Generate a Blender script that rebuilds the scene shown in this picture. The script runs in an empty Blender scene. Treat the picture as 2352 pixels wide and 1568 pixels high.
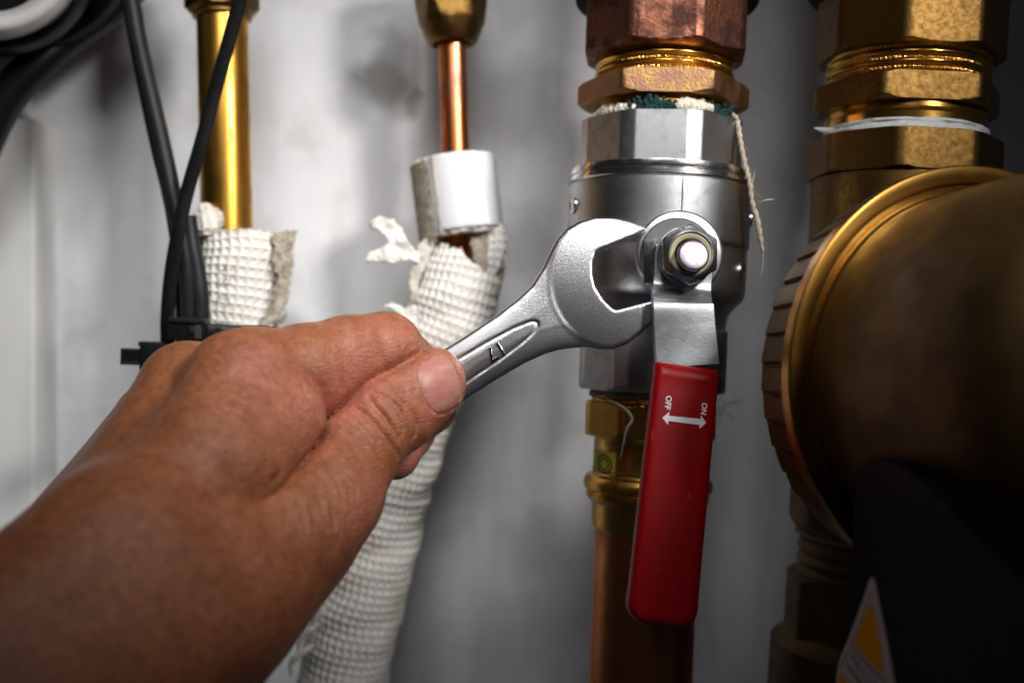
import bpy, bmesh, math, random
import numpy as np
from mathutils import Vector, Matrix, noise as mnoise
random.seed(7); rng = np.random.default_rng(7)
sc = bpy.context.scene
COL = sc.collection

# ------------------------------------------------------------------ camera
F = 2350.0                     # focal length in picture units (2352 wide)
PITCH = math.radians(2.0)
CAMZ = 1.30
cam = bpy.data.objects.new('camera', bpy.data.cameras.new('camera'))
COL.objects.link(cam)
cam.location = (0, 0, CAMZ)
cam.rotation_euler = (math.pi / 2 - PITCH, 0, 0)
cam.data.sensor_width = 36.0
cam.data.lens = 36.0 * F / 2352.0
cam.data.clip_start = 0.01
cam.data.clip_end = 20.0
cam.data.dof.use_dof = True
cam.data.dof.focus_distance = 0.279
cam.data.dof.aperture_fstop = 7.0
sc.camera = cam

# ------------------------------------------------------------------ lamps
w = bpy.data.worlds.new('World'); sc.world = w; w.use_nodes = True
w.node_tree.nodes['Background'].inputs[0].default_value = (0.95, 0.97, 1.0, 1)
w.node_tree.nodes['Background'].inputs[1].default_value = 0.012
sc.view_settings.view_transform = 'Standard'
sc.view_settings.look = 'None'
sc.view_settings.exposure = 0.0
sc.view_settings.gamma = 1.0

CR, SR = math.cos(PITCH), math.sin(PITCH)
def cw(x, y, d):
    """camera space in mm (right, up, forward) -> world metres"""
    return Vector((x, d * CR + y * SR, -d * SR + y * CR)) * 0.001 + Vector((0, 0, CAMZ))
def cdir(x, y, d):
    return Vector((x, d * CR + y * SR, -d * SR + y * CR))

def lamp(name, loc, target, power, sx, sy=None, color=(1, 1, 1), spread=180):
    L = bpy.data.lights.new(name, 'AREA'); L.energy = power; L.color = color
    L.shape = 'RECTANGLE' if sy else 'DISK'; L.size = sx
    if sy: L.size_y = sy
    L.spread = math.radians(spread)
    o = bpy.data.objects.new(name, L); COL.objects.link(o)
    o.location = cw(*loc); dv = cw(*target) - cw(*loc)
    o.rotation_euler = dv.to_track_quat('-Z', 'Y').to_euler()
    return o
# work lamp high on the right, added soft fill over the camera, added faint blue fill below
lamp('work_lamp', (250, 240, -20), (-80, 25, 400), 0.15, 0.07, color=(1.0, 0.96, 0.93), spread=44)
lamp('soft_fill_lamp', (-15, 300, 30), (-94, 0, 400), 0.18, 0.20, 0.16, color=(1.0, 0.985, 0.97), spread=56)
lamp('low_blue_fill', (0, -620, -100), (0, 0, 300), 0.06, 0.6, 0.4, color=(0.35, 0.5, 1.0))

sc.cycles.max_bounces = 8
sc.cycles.use_denoising = True

# ------------------------------------------------------------------ helpers
def P(px, py, d):
    return cw((px - 1176) / F * d, (784 - py) / F * d, d)
def C(px, py, d):
    """same point in camera space mm as numpy"""
    return np.array(((px - 1176) / F * d, (784 - py) / F * d, d), dtype=np.float64)
def c2w(a):
    a = np.asarray(a, dtype=np.float64).reshape(-1, 3) * 0.001
    out = np.empty_like(a)
    out[:, 0] = a[:, 0]; out[:, 1] = a[:, 2] * CR + a[:, 1] * SR
    out[:, 2] = -a[:, 2] * SR + a[:, 1] * CR + CAMZ
    return out

def thing(name, label, cat, loc, group=None):
    o = bpy.data.objects.new(name, None); COL.objects.link(o)
    o.empty_display_size = 0.01
    o.location = loc; o['label'] = label; o['category'] = cat
    if group: o['group'] = group
    return o
def tag(o, label=None, cat=None, group=None, kind=None):
    if label: o['label'] = label
    if cat: o['category'] = cat
    if group: o['group'] = group
    if kind: o['kind'] = kind
    return o
def wloc(o):
    v = Vector(o.location)
    while o.parent: o = o.parent; v += o.location
    return v
def obj(name, V, Fc, mat, parent=None, base=None, angle=35, world=False):
    """V in camera mm (or world m) -> ONE mesh object whose origin sits at base / parent's origin"""
    W = np.asarray(V, float).reshape(-1, 3) if world else c2w(V)
    if base is None:
        base = wloc(parent) if parent else Vector(W.mean(0))
    base = Vector(base)
    W = W - np.array(base)
    me = bpy.data.meshes.new(name)
    if isinstance(Fc, np.ndarray): Fc = Fc.tolist()
    me.from_pydata(W.tolist(), [], Fc)
    me.validate(); me.update()
    me.polygons.foreach_set('use_smooth', [True] * len(me.polygons))
    if angle is not None:
        me.set_sharp_from_angle(angle=math.radians(angle))
    if mat: me.materials.append(mat)
    o = bpy.data.objects.new(name, me); COL.objects.link(o)
    if parent:
        o.parent = parent; o.location = base - wloc(parent)
    else: o.location = base
    return o

class MB:
    def __init__(s): s.v = []; s.f = []
    def add(s, V, Fc):
        n = len(s.v); s.v += [tuple(x) for x in V]
        s.f += [[i + n for i in f] for f in Fc]
        return s

def grid_faces(nr, nc, wrap=True):
    f = []
    for i in range(nr - 1):
        for j in range(nc if wrap else nc - 1):
            a = i * nc + j; b = i * nc + (j + 1) % nc
            f.append((a, b, b + nc, a + nc))
    return f
def catmull(pts, n):
    """resample a polyline (any dimension) smoothly with n samples, uniform in arc length"""
    p = np.asarray(pts, float)
    q = np.vstack([2 * p[0] - p[1], p, 2 * p[-1] - p[-2]])
    out = []
    for i in range(1, len(q) - 2):
        t = np.linspace(0, 1, 24, endpoint=False)[:, None]
        a, b, c, d = q[i - 1], q[i], q[i + 1], q[i + 2]
        out.append(0.5 * ((2 * b) + (-a + c) * t + (2 * a - 5 * b + 4 * c - d) * t ** 2 + (-a + 3 * b - 3 * c + d) * t ** 3))
    out = np.vstack(out + [p[-1:]])
    L = np.r_[0, np.cumsum(np.linalg.norm(np.diff(out[:, :3], axis=0), axis=1))]
    s = np.linspace(0, L[-1], n)
    return np.stack([np.interp(s, L, out[:, k]) for k in range(out.shape[1])], 1), L[-1]
def frames(c, ref=(0, 0, -1)):
    t = np.gradient(c, axis=0); t /= np.linalg.norm(t, axis=1)[:, None]
    r = np.asarray(ref, float)
    n = r[None] - (t @ r)[:, None] * t; n /= np.linalg.norm(n, axis=1)[:, None]
    b = np.cross(t, n)
    return t, n, b
def tube(pts, rad, n=60, seg=16, flat=1.0, ref=(0, 0, -1), disp=None, caps=True, twist=0.0):
    """pts camera mm; rad scalar or per point; disp(s_mm, theta)->mm ; flat scales the depth axis"""
    p = np.asarray(pts, float)
    r = np.full(len(p), float(rad)) if np.isscalar(rad) else np.asarray(rad, float)
    s, L = catmull(np.c_[p, r], n)
    c, r = s[:, :3], s[:, 3]
    t, nn, b = frames(c, ref)
    th = np.linspace(0, 2 * np.pi, seg, endpoint=False)
    S = np.linspace(0, L, n)
    R = np.repeat(r[:, None], seg, 1)
    if disp is not None: R = R + disp(S[:, None], th[None, :])
    a = th[None] + twist * S[:, None]
    V = c[:, None] + nn[:, None] * (np.cos(a) * R * flat)[..., None] + b[:, None] * (np.sin(a) * R)[..., None]
    V = V.reshape(-1, 3); Fc = grid_faces(n, seg)
    if caps:
        V = np.vstack([V, c[:1], c[-1:]]); k = n * seg
        for j in range(seg):
            Fc.append((k, (j + 1) % seg, j)); Fc.append((k + 1, (n - 1) * seg + j, (n - 1) * seg + (j + 1) % seg))
    return V, Fc
def box(c, ux, uy, uz, hx, hy, hz, bev=0.6):
    """bevelled box, axes unit vectors, half sizes"""
    bm = bmesh.new(); bmesh.ops.create_cube(bm, size=2)
    for v in bm.verts: v.co = Vector((v.co.x * hx, v.co.y * hy, v.co.z * hz))
    if bev: bmesh.ops.bevel(bm, geom=list(bm.edges), offset=bev, segments=3, profile=0.6, affect='EDGES')
    V = [np.asarray(c) + np.asarray(ux) * v.co.x + np.asarray(uy) * v.co.y + np.asarray(uz) * v.co.z for v in bm.verts]
    bm.verts.index_update(); Fc = [[v.index for v in f.verts] for f in bm.faces]; bm.free()
    return V, Fc
def unit(v): v = np.asarray(v, float); return v / np.linalg.norm(v)
def text_mesh(body, size, extrude=0.0, offset=0.0, bevel=0.0):
    cu = bpy.data.curves.new('lettering', 'FONT'); cu.body = body; cu.size = size; cu.extrude = extrude
    cu.offset = offset; cu.align_x = 'CENTER'; cu.align_y = 'CENTER'; cu.resolution_u = 4; cu.bevel_depth = bevel
    o = bpy.data.objects.new('lettering', cu); COL.objects.link(o)
    dg = bpy.context.evaluated_depsgraph_get()
    me = bpy.data.meshes.new_from_object(o.evaluated_get(dg))
    V = np.array([v.co[:] for v in me.vertices]); Fc = [list(p.vertices) for p in me.polygons]
    bpy.data.objects.remove(o); bpy.data.curves.remove(cu); bpy.data.meshes.remove(me)
    return V, Fc

# ------------------------------------------------------------------ signed-distance modelling
def surface_nets(Fv, o, h):
    s = Fv < 0
    nx, ny, nz = s.shape
    cnt = np.zeros((nx - 1, ny - 1, nz - 1), np.int8)
    for i in (0, 1):
        for j in (0, 1):
            for k in (0, 1):
                cnt += s[i:nx - 1 + i, j:ny - 1 + j, k:nz - 1 + k]
    act = (cnt > 0) & (cnt < 8)
    ids = np.argwhere(act); idx = -np.ones(act.shape, np.int64); idx[act] = np.arange(len(ids))
    acc = np.zeros((len(ids), 3)); num = np.zeros(len(ids))
    cr = [(i, j, k) for i in (0, 1) for j in (0, 1) for k in (0, 1)]
    I, J, K = ids.T
    for a in cr:
        for ax in range(3):
            if a[ax]: continue
            b = list(a); b[ax] = 1
            fa = Fv[I + a[0], J + a[1], K + a[2]]; fb = Fv[I + b[0], J + b[1], K + b[2]]
            m = (fa < 0) != (fb < 0)
            t = np.where(m, fa / np.where(m, fa - fb, 1), 0)
            p = np.tile(np.array(a, float), (len(ids), 1)); p[:, ax] += t
            acc[m] += p[m]; num[m] += 1
    V = (ids + acc / num[:, None]) * h + np.asarray(o)
    faces = []
    for ax in range(3):
        sl0 = [slice(1, -1)] * 3; sl1 = [slice(1, -1)] * 3
        sl0[ax] = slice(0, -1); sl1[ax] = slice(1, None)
        A = s[tuple(sl0)]; B = s[tuple(sl1)]
        e = np.argwhere(A != B)
        if not len(e): continue
        ins = A[tuple(e.T)]
        off = np.ones(3, int); off[ax] = 0
        e = e + off
        u, v = [(1, 2), (2, 0), (0, 1)][ax]
        def cell(du, dv):
            q = e.copy(); q[:, u] -= du; q[:, v] -= dv
            return idx[q[:, 0], q[:, 1], q[:, 2]]
        q = np.stack([cell(1, 1), cell(0, 1), cell(0, 0), cell(1, 0)], 1)
        q[~ins] = q[~ins][:, ::-1]
        faces.append(q)
    return V, np.vstack(faces)
def ev(f, p, chunk=200000):
    return np.concatenate([f(p[i:i + chunk]) for i in range(0, len(p), chunk)]) if len(p) else np.zeros(0)
def grad(f, p, e=0.05):
    g = np.empty_like(p)
    for k in range(3):
        d = np.zeros(3); d[k] = e
        g[:, k] = (ev(f, p + d) - ev(f, p - d)) / (2 * e)
    return g
def sdf_mesh(f, lo, hi, h, steps=2):
    lo = np.asarray(lo, float); n = (np.ceil((np.asarray(hi) - lo) / (4 * h)).astype(int)) * 4 + 1
    nc = (n - 1) // 4 + 1
    gc = np.stack(np.meshgrid(*[lo[i] + np.arange(nc[i]) * 4 * h for i in range(3)], indexing='ij'), -1)
    Fc = ev(f, gc.reshape(-1, 3)).reshape(nc)
    ii = [np.clip((np.arange(n[i]) + 2) // 4, 0, nc[i] - 1) for i in range(3)]
    Ff = Fc[np.ix_(*ii)].astype(np.float64)
    m = np.abs(Ff) < 5.0 * h + 0.5
    q = np.argwhere(m) * h + lo
    Ff[m] = ev(f, q)
    V, Q = surface_nets(Ff, lo, h)
    for _ in range(steps):
        g = grad(f, V); d = ev(f, V)
        V = V - np.clip(d / np.maximum((g * g).sum(1), .1), -h, h)[:, None] * g
    return V, Q
def smin(a, b, k):
    h = np.maximum(k - np.abs(a - b), 0) / k
    return np.minimum(a, b) - h * h * k * .25
def smax(a, b, k): return -smin(-a, -b, k)
def cone(p, a, b, ra, rb):
    ba = b - a; t = np.clip(((p - a) @ ba) / (ba @ ba), 0, 1)
    return np.linalg.norm(p - a - t[:, None] * ba, axis=1) - (ra + (rb - ra) * t)
def poly2d(q, poly):
    """signed distance (negative inside) of 2-D points to a closed polygon"""
    poly = np.asarray(poly, float); d = np.full(len(q), 1e9); ins = np.zeros(len(q), bool)
    for i in range(len(poly)):
        a = poly[i - 1]; b = poly[i]; e = b - a; w_ = q - a
        t = np.clip((w_ @ e) / (e @ e), 0, 1)
        d = np.minimum(d, ((w_ - t[:, None] * e) ** 2).sum(1))
        c1 = (a[1] <= q[:, 1]) != (b[1] <= q[:, 1])
        if abs(e[1]) > 1e-12:
            xi = a[0] + (q[:, 1] - a[1]) / e[1] * e[0]
            ins ^= c1 & (q[:, 0] < xi)
    return np.where(ins, -1, 1) * np.sqrt(d)
class Plane:
    """plane through camera-space point o with in-plane axes; pixels can be dropped onto it"""
    def __init__(s, o, u, n):
        s.o = np.asarray(o, float); s.n = unit(n); u = np.asarray(u, float)
        s.u = unit(u - (u @ s.n) * s.n); s.v = np.cross(s.n, s.u)
    def hit(s, px, py):
        r = np.array(((px - 1176) / F, (784 - py) / F, 1.0)); return r * ((s.o @ s.n) / (r @ s.n))
    def uv(s, px, py):
        q = s.hit(px, py) - s.o; return np.array((q @ s.u, q @ s.v))
    def at(s, u, v, w_=0.0): return s.o + s.u * u + s.v * v + s.n * w_
    def loc(s, p):
        q = p - s.o; return q @ s.u, q @ s.v, q @ s.n

# ------------------------------------------------------------------ materials
def mat(name, base, metal=0.0, rough=0.5, var=None, vscale=300, vmin=.4, vmax=.65, bump=0.0, bscale=2000, bdist=0.0002,
        rvar=0.0, sss=0.0, coat=0.0, stretch=None, detail=4.0, extra=None, ior=1.45):
    m = bpy.data.materials.new(name); m.use_nodes = True
    nt = m.node_tree; N = nt.nodes; L = nt.links; b = N['Principled BSDF']
    b.inputs['Base Color'].default_value = (*base, 1); b.inputs['Metallic'].default_value = metal
    b.inputs['Roughness'].default_value = rough; b.inputs['IOR'].default_value = ior
    if coat: b.inputs['Coat Weight'].default_value = coat; b.inputs['Coat Roughness'].default_value = .12
    tc = N.new('ShaderNodeTexCoord'); co = tc.outputs['Object']
    if stretch:
        mp = N.new('ShaderNodeMapping'); mp.inputs['Scale'].default_value = stretch
        L.new(co, mp.inputs[0]); co = mp.outputs[0]
    colsock = None
    if var is not None:
        nz = N.new('ShaderNodeTexNoise'); nz.inputs['Scale'].default_value = vscale; nz.inputs['Detail'].default_value = detail
        nz.inputs['Roughness'].default_value = .62
        L.new(co, nz.inputs['Vector'])
        mr = N.new('ShaderNodeMapRange'); mr.inputs[1].default_value = vmin; mr.inputs[2].default_value = vmax
        L.new(nz.outputs[0], mr.inputs[0])
        mx = N.new('ShaderNodeMix'); mx.data_type = 'RGBA'
        mx.inputs[6].default_value = (*base, 1); mx.inputs[7].default_value = (*var, 1)
        L.new(mr.outputs[0], mx.inputs[0]); colsock = mx.outputs[2]
        L.new(colsock, b.inputs['Base Color'])
        if rvar:
            rr = N.new('ShaderNodeMapRange'); rr.inputs[3].default_value = rough; rr.inputs[4].default_value = rough + rvar
            L.new(mr.outputs[0], rr.inputs[0]); L.new(rr.outputs[0], b.inputs['Roughness'])
    if bump:
        n2 = N.new('ShaderNodeTexNoise'); n2.inputs['Scale'].default_value = bscale; n2.inputs['Detail'].default_value = 5
        n2.inputs['Roughness'].default_value = .6
        L.new(co, n2.inputs['Vector'])
        bp = N.new('ShaderNodeBump'); bp.inputs['Strength'].default_value = bump; bp.inputs['Distance'].default_value = bdist
        L.new(n2.outputs[0], bp.inputs['Height']); L.new(bp.outputs[0], b.inputs['Normal'])
    if sss:
        b.inputs['Subsurface Weight'].default_value = sss
        b.inputs['Subsurface Radius'].default_value = (1.0, .35, .18); b.inputs['Subsurface Scale'].default_value = .003
    if extra: extra(m, N, L, b, tc, colsock)
    return m
M = {}
M['brass'] = mat('brass', (.62, .36, .075), 1, .27, (.42, .22, .05), 120, .45, .75, .12, 900, .0002, .12)
M['brass_bright'] = mat('brass_bright', (.72, .42, .09), 1, .2, (.5, .27, .06), 200, .5, .8, .08, 700, .0001, .1)
M['brass_rim'] = mat('brass_rim', (.44, .23, .05), 1, .29, (.28, .13, .03), 200, .5, .8, .15, 900, .0001, .1)
M['brass_pipe'] = mat('brass_pipe', (.74, .40, .07), 1, .30, (.36, .16, .03), 75, .48, .72, .15, 500, .0001, .14)
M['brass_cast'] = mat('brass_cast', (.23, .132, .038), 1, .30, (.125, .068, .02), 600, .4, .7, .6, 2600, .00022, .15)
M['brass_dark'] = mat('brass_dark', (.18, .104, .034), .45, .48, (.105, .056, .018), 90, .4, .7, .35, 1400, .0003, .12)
M['brass_oxide'] = mat('brass_oxide', (.25, .10, .062), 1, .42, (.075, .035, .028), 130, .42, .6, .6, 900, .0004, .2)
M['brass_tarnish'] = mat('brass_tarnish', (.33, .20, .075), 1, .4, (.30, .155, .11), 160, .42, .6, .6, 1300, .0004, .15)
M['copper'] = mat('copper', (.75, .26, .10), 1, .3, (.33, .14, .10), 70, .44, .68, .1, 700, .0001, .12)
M['copper_dark'] = mat('copper_dark', (.62, .225, .085), 1, .34, (.3, .11, .06), 80, .45, .7, .1, 700, .0001, .12)
M['nickel'] = mat('nickel', (.45, .46, .48), 1, .31, (.27, .27, .28), 250, .5, .75, .5, 4200, .00018, .12)
M['nickel_smooth'] = mat('nickel_smooth', (.66, .66, .67), 1, .2, (.5, .5, .5), 250, .5, .75, .1, 900, .0001, .12)
M['zinc'] = mat('zinc', (.52, .55, .58), 1, .38, (.36, .38, .40), 180, .42, .7, .25, 1200, .00015, .15)
M['steel'] = mat('steel', (.62, .63, .65), 1, .2, (.42, .43, .46), 500, .5, .7, .12, 1200, .0001, .1)
M['steel_bright'] = mat('steel_bright', (.78, .78, .80), 1, .34, (.62, .60, .66), 300, .5, .7, .1, 900, .0001, .08)
M['bolt_end'] = mat('bolt_end', (.44, .44, .48), 1, .36, (.28, .19, .26), 260, .42, .6, .2, 700, .0001, .05)  # bluish and pink reflection tints are painted into this metal colour
M['steel_dark'] = mat('steel_dark', (.50, .50, .51), 1, .31, (.3, .3, .3), 400, .5, .7, .2, 900, .0001, .1)
M['nylon'] = mat('nylon', (.52, .50, .30), 0, .4, (.42, .38, .2), 300, .5, .7, sss=.2)
M['chrome'] = mat('chrome', (.70, .69, .71), 1, .28, None, bump=.5, bscale=2900, bdist=.00016)
M['chrome_smooth'] = mat('chrome_smooth', (.72, .72, .74), 1, .12)
def red_extra(m, N, L, b, tc, cs):
    # dust specks and a few pale scuffs
    n1 = N.new('ShaderNodeTexNoise'); n1.inputs['Scale'].default_value = 1700; n1.inputs['Detail'].default_value = 2
    L.new(tc.outputs['Object'], n1.inputs['Vector'])
    r1 = N.new('ShaderNodeMapRange'); r1.inputs[1].default_value = .715; r1.inputs[2].default_value = .76; r1.inputs[4].default_value = .5
    L.new(n1.outputs[0], r1.inputs[0])
    mp = N.new('ShaderNodeMapping'); mp.inputs['Scale'].default_value = (420, 420, 40); mp.inputs['Rotation'].default_value = (0, .35, 0)
    L.new(tc.outputs['Object'], mp.inputs[0])
    n2 = N.new('ShaderNodeTexNoise'); n2.inputs['Scale'].default_value = 1; n2.inputs['Detail'].default_value = 3; L.new(mp.outputs[0], n2.inputs['Vector'])
    r2 = N.new('ShaderNodeMapRange'); r2.inputs[1].default_value = .66; r2.inputs[2].default_value = .8; r2.inputs[4].default_value = .22
    L.new(n2.outputs[0], r2.inputs[0])
    mx_ = N.new('ShaderNodeMath'); mx_.operation = 'MAXIMUM'; L.new(r1.outputs[0], mx_.inputs[0]); L.new(r2.outputs[0], mx_.inputs[1])
    mm = N.new('ShaderNodeMix'); mm.data_type = 'RGBA'; mm.inputs[7].default_value = (.55, .16, .15, 1)
    L.new(cs, mm.inputs[6]); L.new(mx_.outputs[0], mm.inputs[0]); L.new(mm.outputs[2], b.inputs['Base Color'])
M['red_vinyl'] = mat('red_vinyl', (.30, .0012, .003), 0, .32, (.225, .001, .003), 60, .4, .7, .08, 600, .0003, .10, coat=.08, extra=red_extra)
M['white_print'] = mat('white_print', (.80, .78, .84), 0, .5, (.6, .55, .6), 1500, .6, .75)
M['black_plastic'] = mat('black_plastic', (.005, .0055, .006), 0, .38, (.009, .009, .010), 300, .4, .7, .05, 1500, .0001)
M['black_matte'] = mat('black_matte', (.004, .004, .004), 0, .6, (.006, .006, .007), 200, .4, .7, .15, 1500, .0002)
M['cable_grey'] = mat('cable_grey', (.012, .013, .015), 0, .45, (.018, .019, .021), 200, .4, .7, .08, 800, .0002)
M['white_plastic'] = mat('white_plastic', (.78, .79, .83), 0, .2, (.74, .75, .80), 60, .4, .7, coat=.3)
M['white_ring'] = mat('white_ring', (.62, .60, .60), 0, .4, (.55, .52, .52), 100, .4, .7)
M['dark_red'] = mat('dark_red', (.10, .012, .015), 0, .5)
M['cloth'] = mat('cloth', (.80, .78, .73), 0, .85, (.56, .49, .37), 95, .5, .80, .5, 2500, .0003, detail=6)
M['felt'] = mat('felt', (.50, .45, .37), 0, .95, (.30, .25, .19), 350, .4, .65, .9, 1800, .0006)
M['felt_light'] = mat('felt_light', (.72, .68, .60), 0, .95, (.5, .44, .34), 260, .45, .7, .9, 1600, .0006)
M['trunking'] = mat('trunking', (.74, .74, .73), 0, .6, (.68, .68, .67), 30, .4, .7, .1, 400, .0003)
M['hemp'] = mat('hemp', (.55, .47, .36), 0, .9, (.42, .34, .25), 500, .4, .7)
M['hemp_grey'] = mat('hemp_grey', (.33, .30, .26), 0, .9, (.22, .19, .16), 500, .4, .7)
M['sealant'] = mat('sealant', (.74, .70, .60), 0, .7, (.45, .38, .28), 500, .48, .7, .8, 1500, .0005)
M['tape'] = mat('tape', (.66, .68, .70), 0, .5, (.5, .52, .54), 400, .45, .7, .5, 1200, .0004)
M['verdigris'] = mat('verdigris', (.006, .065, .058), 0, .85, (.003, .018, .018), 700, .4, .62, 1.0, 1600, .0008)
M['yellow_label'] = mat('yellow_label', (.42, .35, .015), 0, .6, (.28, .22, .015), 400, .5, .7)
M['label_white'] = mat('label_white', (.70, .66, .66), 0, .8)
M['label_yellow'] = mat('label_yellow', (.88, .36, .004), 0, .85, (.78, .34, .008), 150, .4, .7)
M['ink'] = mat('ink', (.03, .03, .035), 0, .6)
M['ink_blue'] = mat('ink_blue', (.13, .14, .20), 0, .7, (.7, .69, .66), 900, .52, .6)

for k_ in ('black_matte', 'black_plastic', 'cable_grey'):
    M[k_].node_tree.nodes['Principled BSDF'].inputs['Specular IOR Level'].default_value = .28 if k_ != 'black_matte' else .12
for k_ in ('label_white', 'label_yellow'):
    M[k_].node_tree.nodes['Principled BSDF'].inputs['Specular IOR Level'].default_value = .08
M['red_vinyl'].node_tree.nodes['Principled BSDF'].inputs['Specular IOR Level'].default_value = .22
def wall_extra(m, N, L, b, tc, cs):
    # grey vertical wipe marks and dark spots, part stain and part painted shadow
    mp = N.new('ShaderNodeMapping'); mp.inputs['Scale'].default_value = (52, 52, 12)
    L.new(tc.outputs['Object'], mp.inputs[0])
    nz = N.new('ShaderNodeTexNoise'); nz.inputs['Scale'].default_value = 1.0; nz.inputs['Detail'].default_value = 5
    L.new(mp.outputs[0], nz.inputs['Vector'])
    r = N.new('ShaderNodeMapRange'); r.inputs[1].default_value = .48; r.inputs[2].default_value = .72; r.inputs[4].default_value = .5
    L.new(nz.outputs[0], r.inputs[0])
    mx = N.new('ShaderNodeMix'); mx.data_type = 'RGBA'; mx.inputs[7].default_value = (.50, .50, .50, 1)
    L.new(r.outputs[0], mx.inputs[0]); L.new(cs, mx.inputs[6])
    nb_ = N.new('ShaderNodeTexNoise'); nb_.inputs['Scale'].default_value = 26; nb_.inputs['Detail'].default_value = 7; nb_.inputs['Roughness'].default_value = .65
    L.new(tc.outputs['Object'], nb_.inputs['Vector'])
    rb_ = N.new('ShaderNodeMapRange'); rb_.inputs[1].default_value = .5; rb_.inputs[2].default_value = .75; rb_.inputs[4].default_value = .42
    L.new(nb_.outputs[0], rb_.inputs[0])
    mb_ = N.new('ShaderNodeMix'); mb_.data_type = 'RGBA'; mb_.inputs[7].default_value = (.40, .385, .36, 1)
    L.new(rb_.outputs[0], mb_.inputs[0]); L.new(mx.outputs[2], mb_.inputs[6])
    last = mb_.outputs[2]
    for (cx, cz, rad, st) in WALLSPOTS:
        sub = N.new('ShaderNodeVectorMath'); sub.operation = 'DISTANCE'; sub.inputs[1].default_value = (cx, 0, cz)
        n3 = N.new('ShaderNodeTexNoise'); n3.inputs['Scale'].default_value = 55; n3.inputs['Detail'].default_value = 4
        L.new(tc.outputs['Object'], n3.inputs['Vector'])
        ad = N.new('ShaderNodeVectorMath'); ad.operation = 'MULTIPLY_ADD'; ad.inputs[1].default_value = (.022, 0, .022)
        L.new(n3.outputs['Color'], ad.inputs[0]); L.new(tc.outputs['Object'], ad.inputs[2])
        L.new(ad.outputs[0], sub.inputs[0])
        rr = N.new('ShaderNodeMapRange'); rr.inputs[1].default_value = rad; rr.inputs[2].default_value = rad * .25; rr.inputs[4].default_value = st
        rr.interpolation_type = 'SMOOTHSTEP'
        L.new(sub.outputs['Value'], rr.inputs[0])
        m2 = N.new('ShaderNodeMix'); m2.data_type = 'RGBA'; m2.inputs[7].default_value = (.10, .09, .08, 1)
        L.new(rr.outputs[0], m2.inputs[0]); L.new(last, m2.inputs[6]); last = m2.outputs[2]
    L.new(last, b.inputs['Base Color'])
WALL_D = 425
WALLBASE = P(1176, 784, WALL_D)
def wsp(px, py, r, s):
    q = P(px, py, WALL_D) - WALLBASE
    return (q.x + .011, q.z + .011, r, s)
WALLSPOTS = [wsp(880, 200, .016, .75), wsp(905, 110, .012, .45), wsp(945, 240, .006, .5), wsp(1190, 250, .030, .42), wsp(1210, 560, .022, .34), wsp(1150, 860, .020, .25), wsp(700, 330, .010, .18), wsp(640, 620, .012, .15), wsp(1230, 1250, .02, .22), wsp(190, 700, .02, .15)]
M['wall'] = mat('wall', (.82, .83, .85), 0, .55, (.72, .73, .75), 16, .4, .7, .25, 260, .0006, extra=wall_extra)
# ------------------------------------------------------------------ the setting: painted wall
wy = WALLBASE.y
nx_, nz_ = 90, 70
Vw = []
for j in range(nz_ + 1):
    for i in range(nx_ + 1):
        x = -.45 + .9 * i / nx_; z = CAMZ - .38 + .72 * j / nz_
        Vw.append((x, wy + .0009 * mnoise.noise(Vector((x * 22, z * 9, 1.3))), z))
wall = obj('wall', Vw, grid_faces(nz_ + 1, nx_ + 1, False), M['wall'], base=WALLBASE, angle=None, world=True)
wall['kind'] = 'structure'; wall['label'] = 'off-white painted wall with grey wipe marks, stains and painted shadow spots behind the pipes'

# ------------------------------------------------------------------ turned fittings along a pipe axis
class Axis:
    def __init__(s, x0, y0, x1, y1, D):
        s.D = D; s.x0, s.y0, s.x1, s.y1 = x0, y0, x1, y1
        a = C(x0, y0, D); b = C(x1, y1, D); s.t = unit(b - a)
        s.f = np.array((0, 0, -1.0)); s.r = unit(np.cross(s.f, s.t)); s.f = np.cross(s.t, s.r)
        if s.r[0] < 0: s.r = -s.r
    def c(s, y):
        k = (y - s.y0) / (s.y1 - s.y0); return C(s.x0 + (s.x1 - s.x0) * k, y, s.D)
    def mm(s, px): return px * s.D / math.sqrt(F * F + px * px)
    def ring(s, y, rad, th):
        return s.c(y)[None] + s.f[None] * (np.cos(th) * rad)[:, None] + s.r[None] * (np.sin(th) * rad)[:, None]
def turned(name, ax, prof, mt, parent=None, n=128, poly=0, R=0, Rc=0, rot=0.0, ripple=None, angle=35, caps=True, wob=None):
    """prof: [(y px, radius px)]; poly: number of wrench flats with corner radius R px, corners cut at Rc px; rot in degrees, 0 = flat to camera"""
    th = np.linspace(0, 2 * np.pi, n, endpoint=False)
    V = []
    if poly:
        ph = (th - math.radians(rot) + math.pi / poly) % (2 * math.pi / poly) - math.pi / poly
        rp = np.minimum(ax.mm(R) * math.cos(math.pi / poly) / np.cos(ph), ax.mm(Rc or R))
    for k, pr in enumerate(prof):
        y, r = pr[0], pr[1]
        rad = np.full(n, ax.mm(r))
        if poly: rad = np.minimum(rp, rad)
        if len(pr) > 2 and ripple: rad = rad + pr[2] * np.cos(th * ripple)
        if wob: rad = rad + wob(y, th)
        V.append(ax.ring(y, rad, th))
    V = np.vstack(V); m = len(prof); Fc = grid_faces(m, n)
    if caps:
        V = np.vstack([V, ax.c(prof[0][0])[None], ax.c(prof[-1][0])[None]]); k = m * n
        for j in range(n):
            Fc.append((k, (j + 1) % n, j)); Fc.append((k + 1, (m - 1) * n + j, (m - 1) * n + (j + 1) % n))
    bm = bmesh.new()
    return obj(name, V, Fc, mt, parent, angle=angle)
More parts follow.
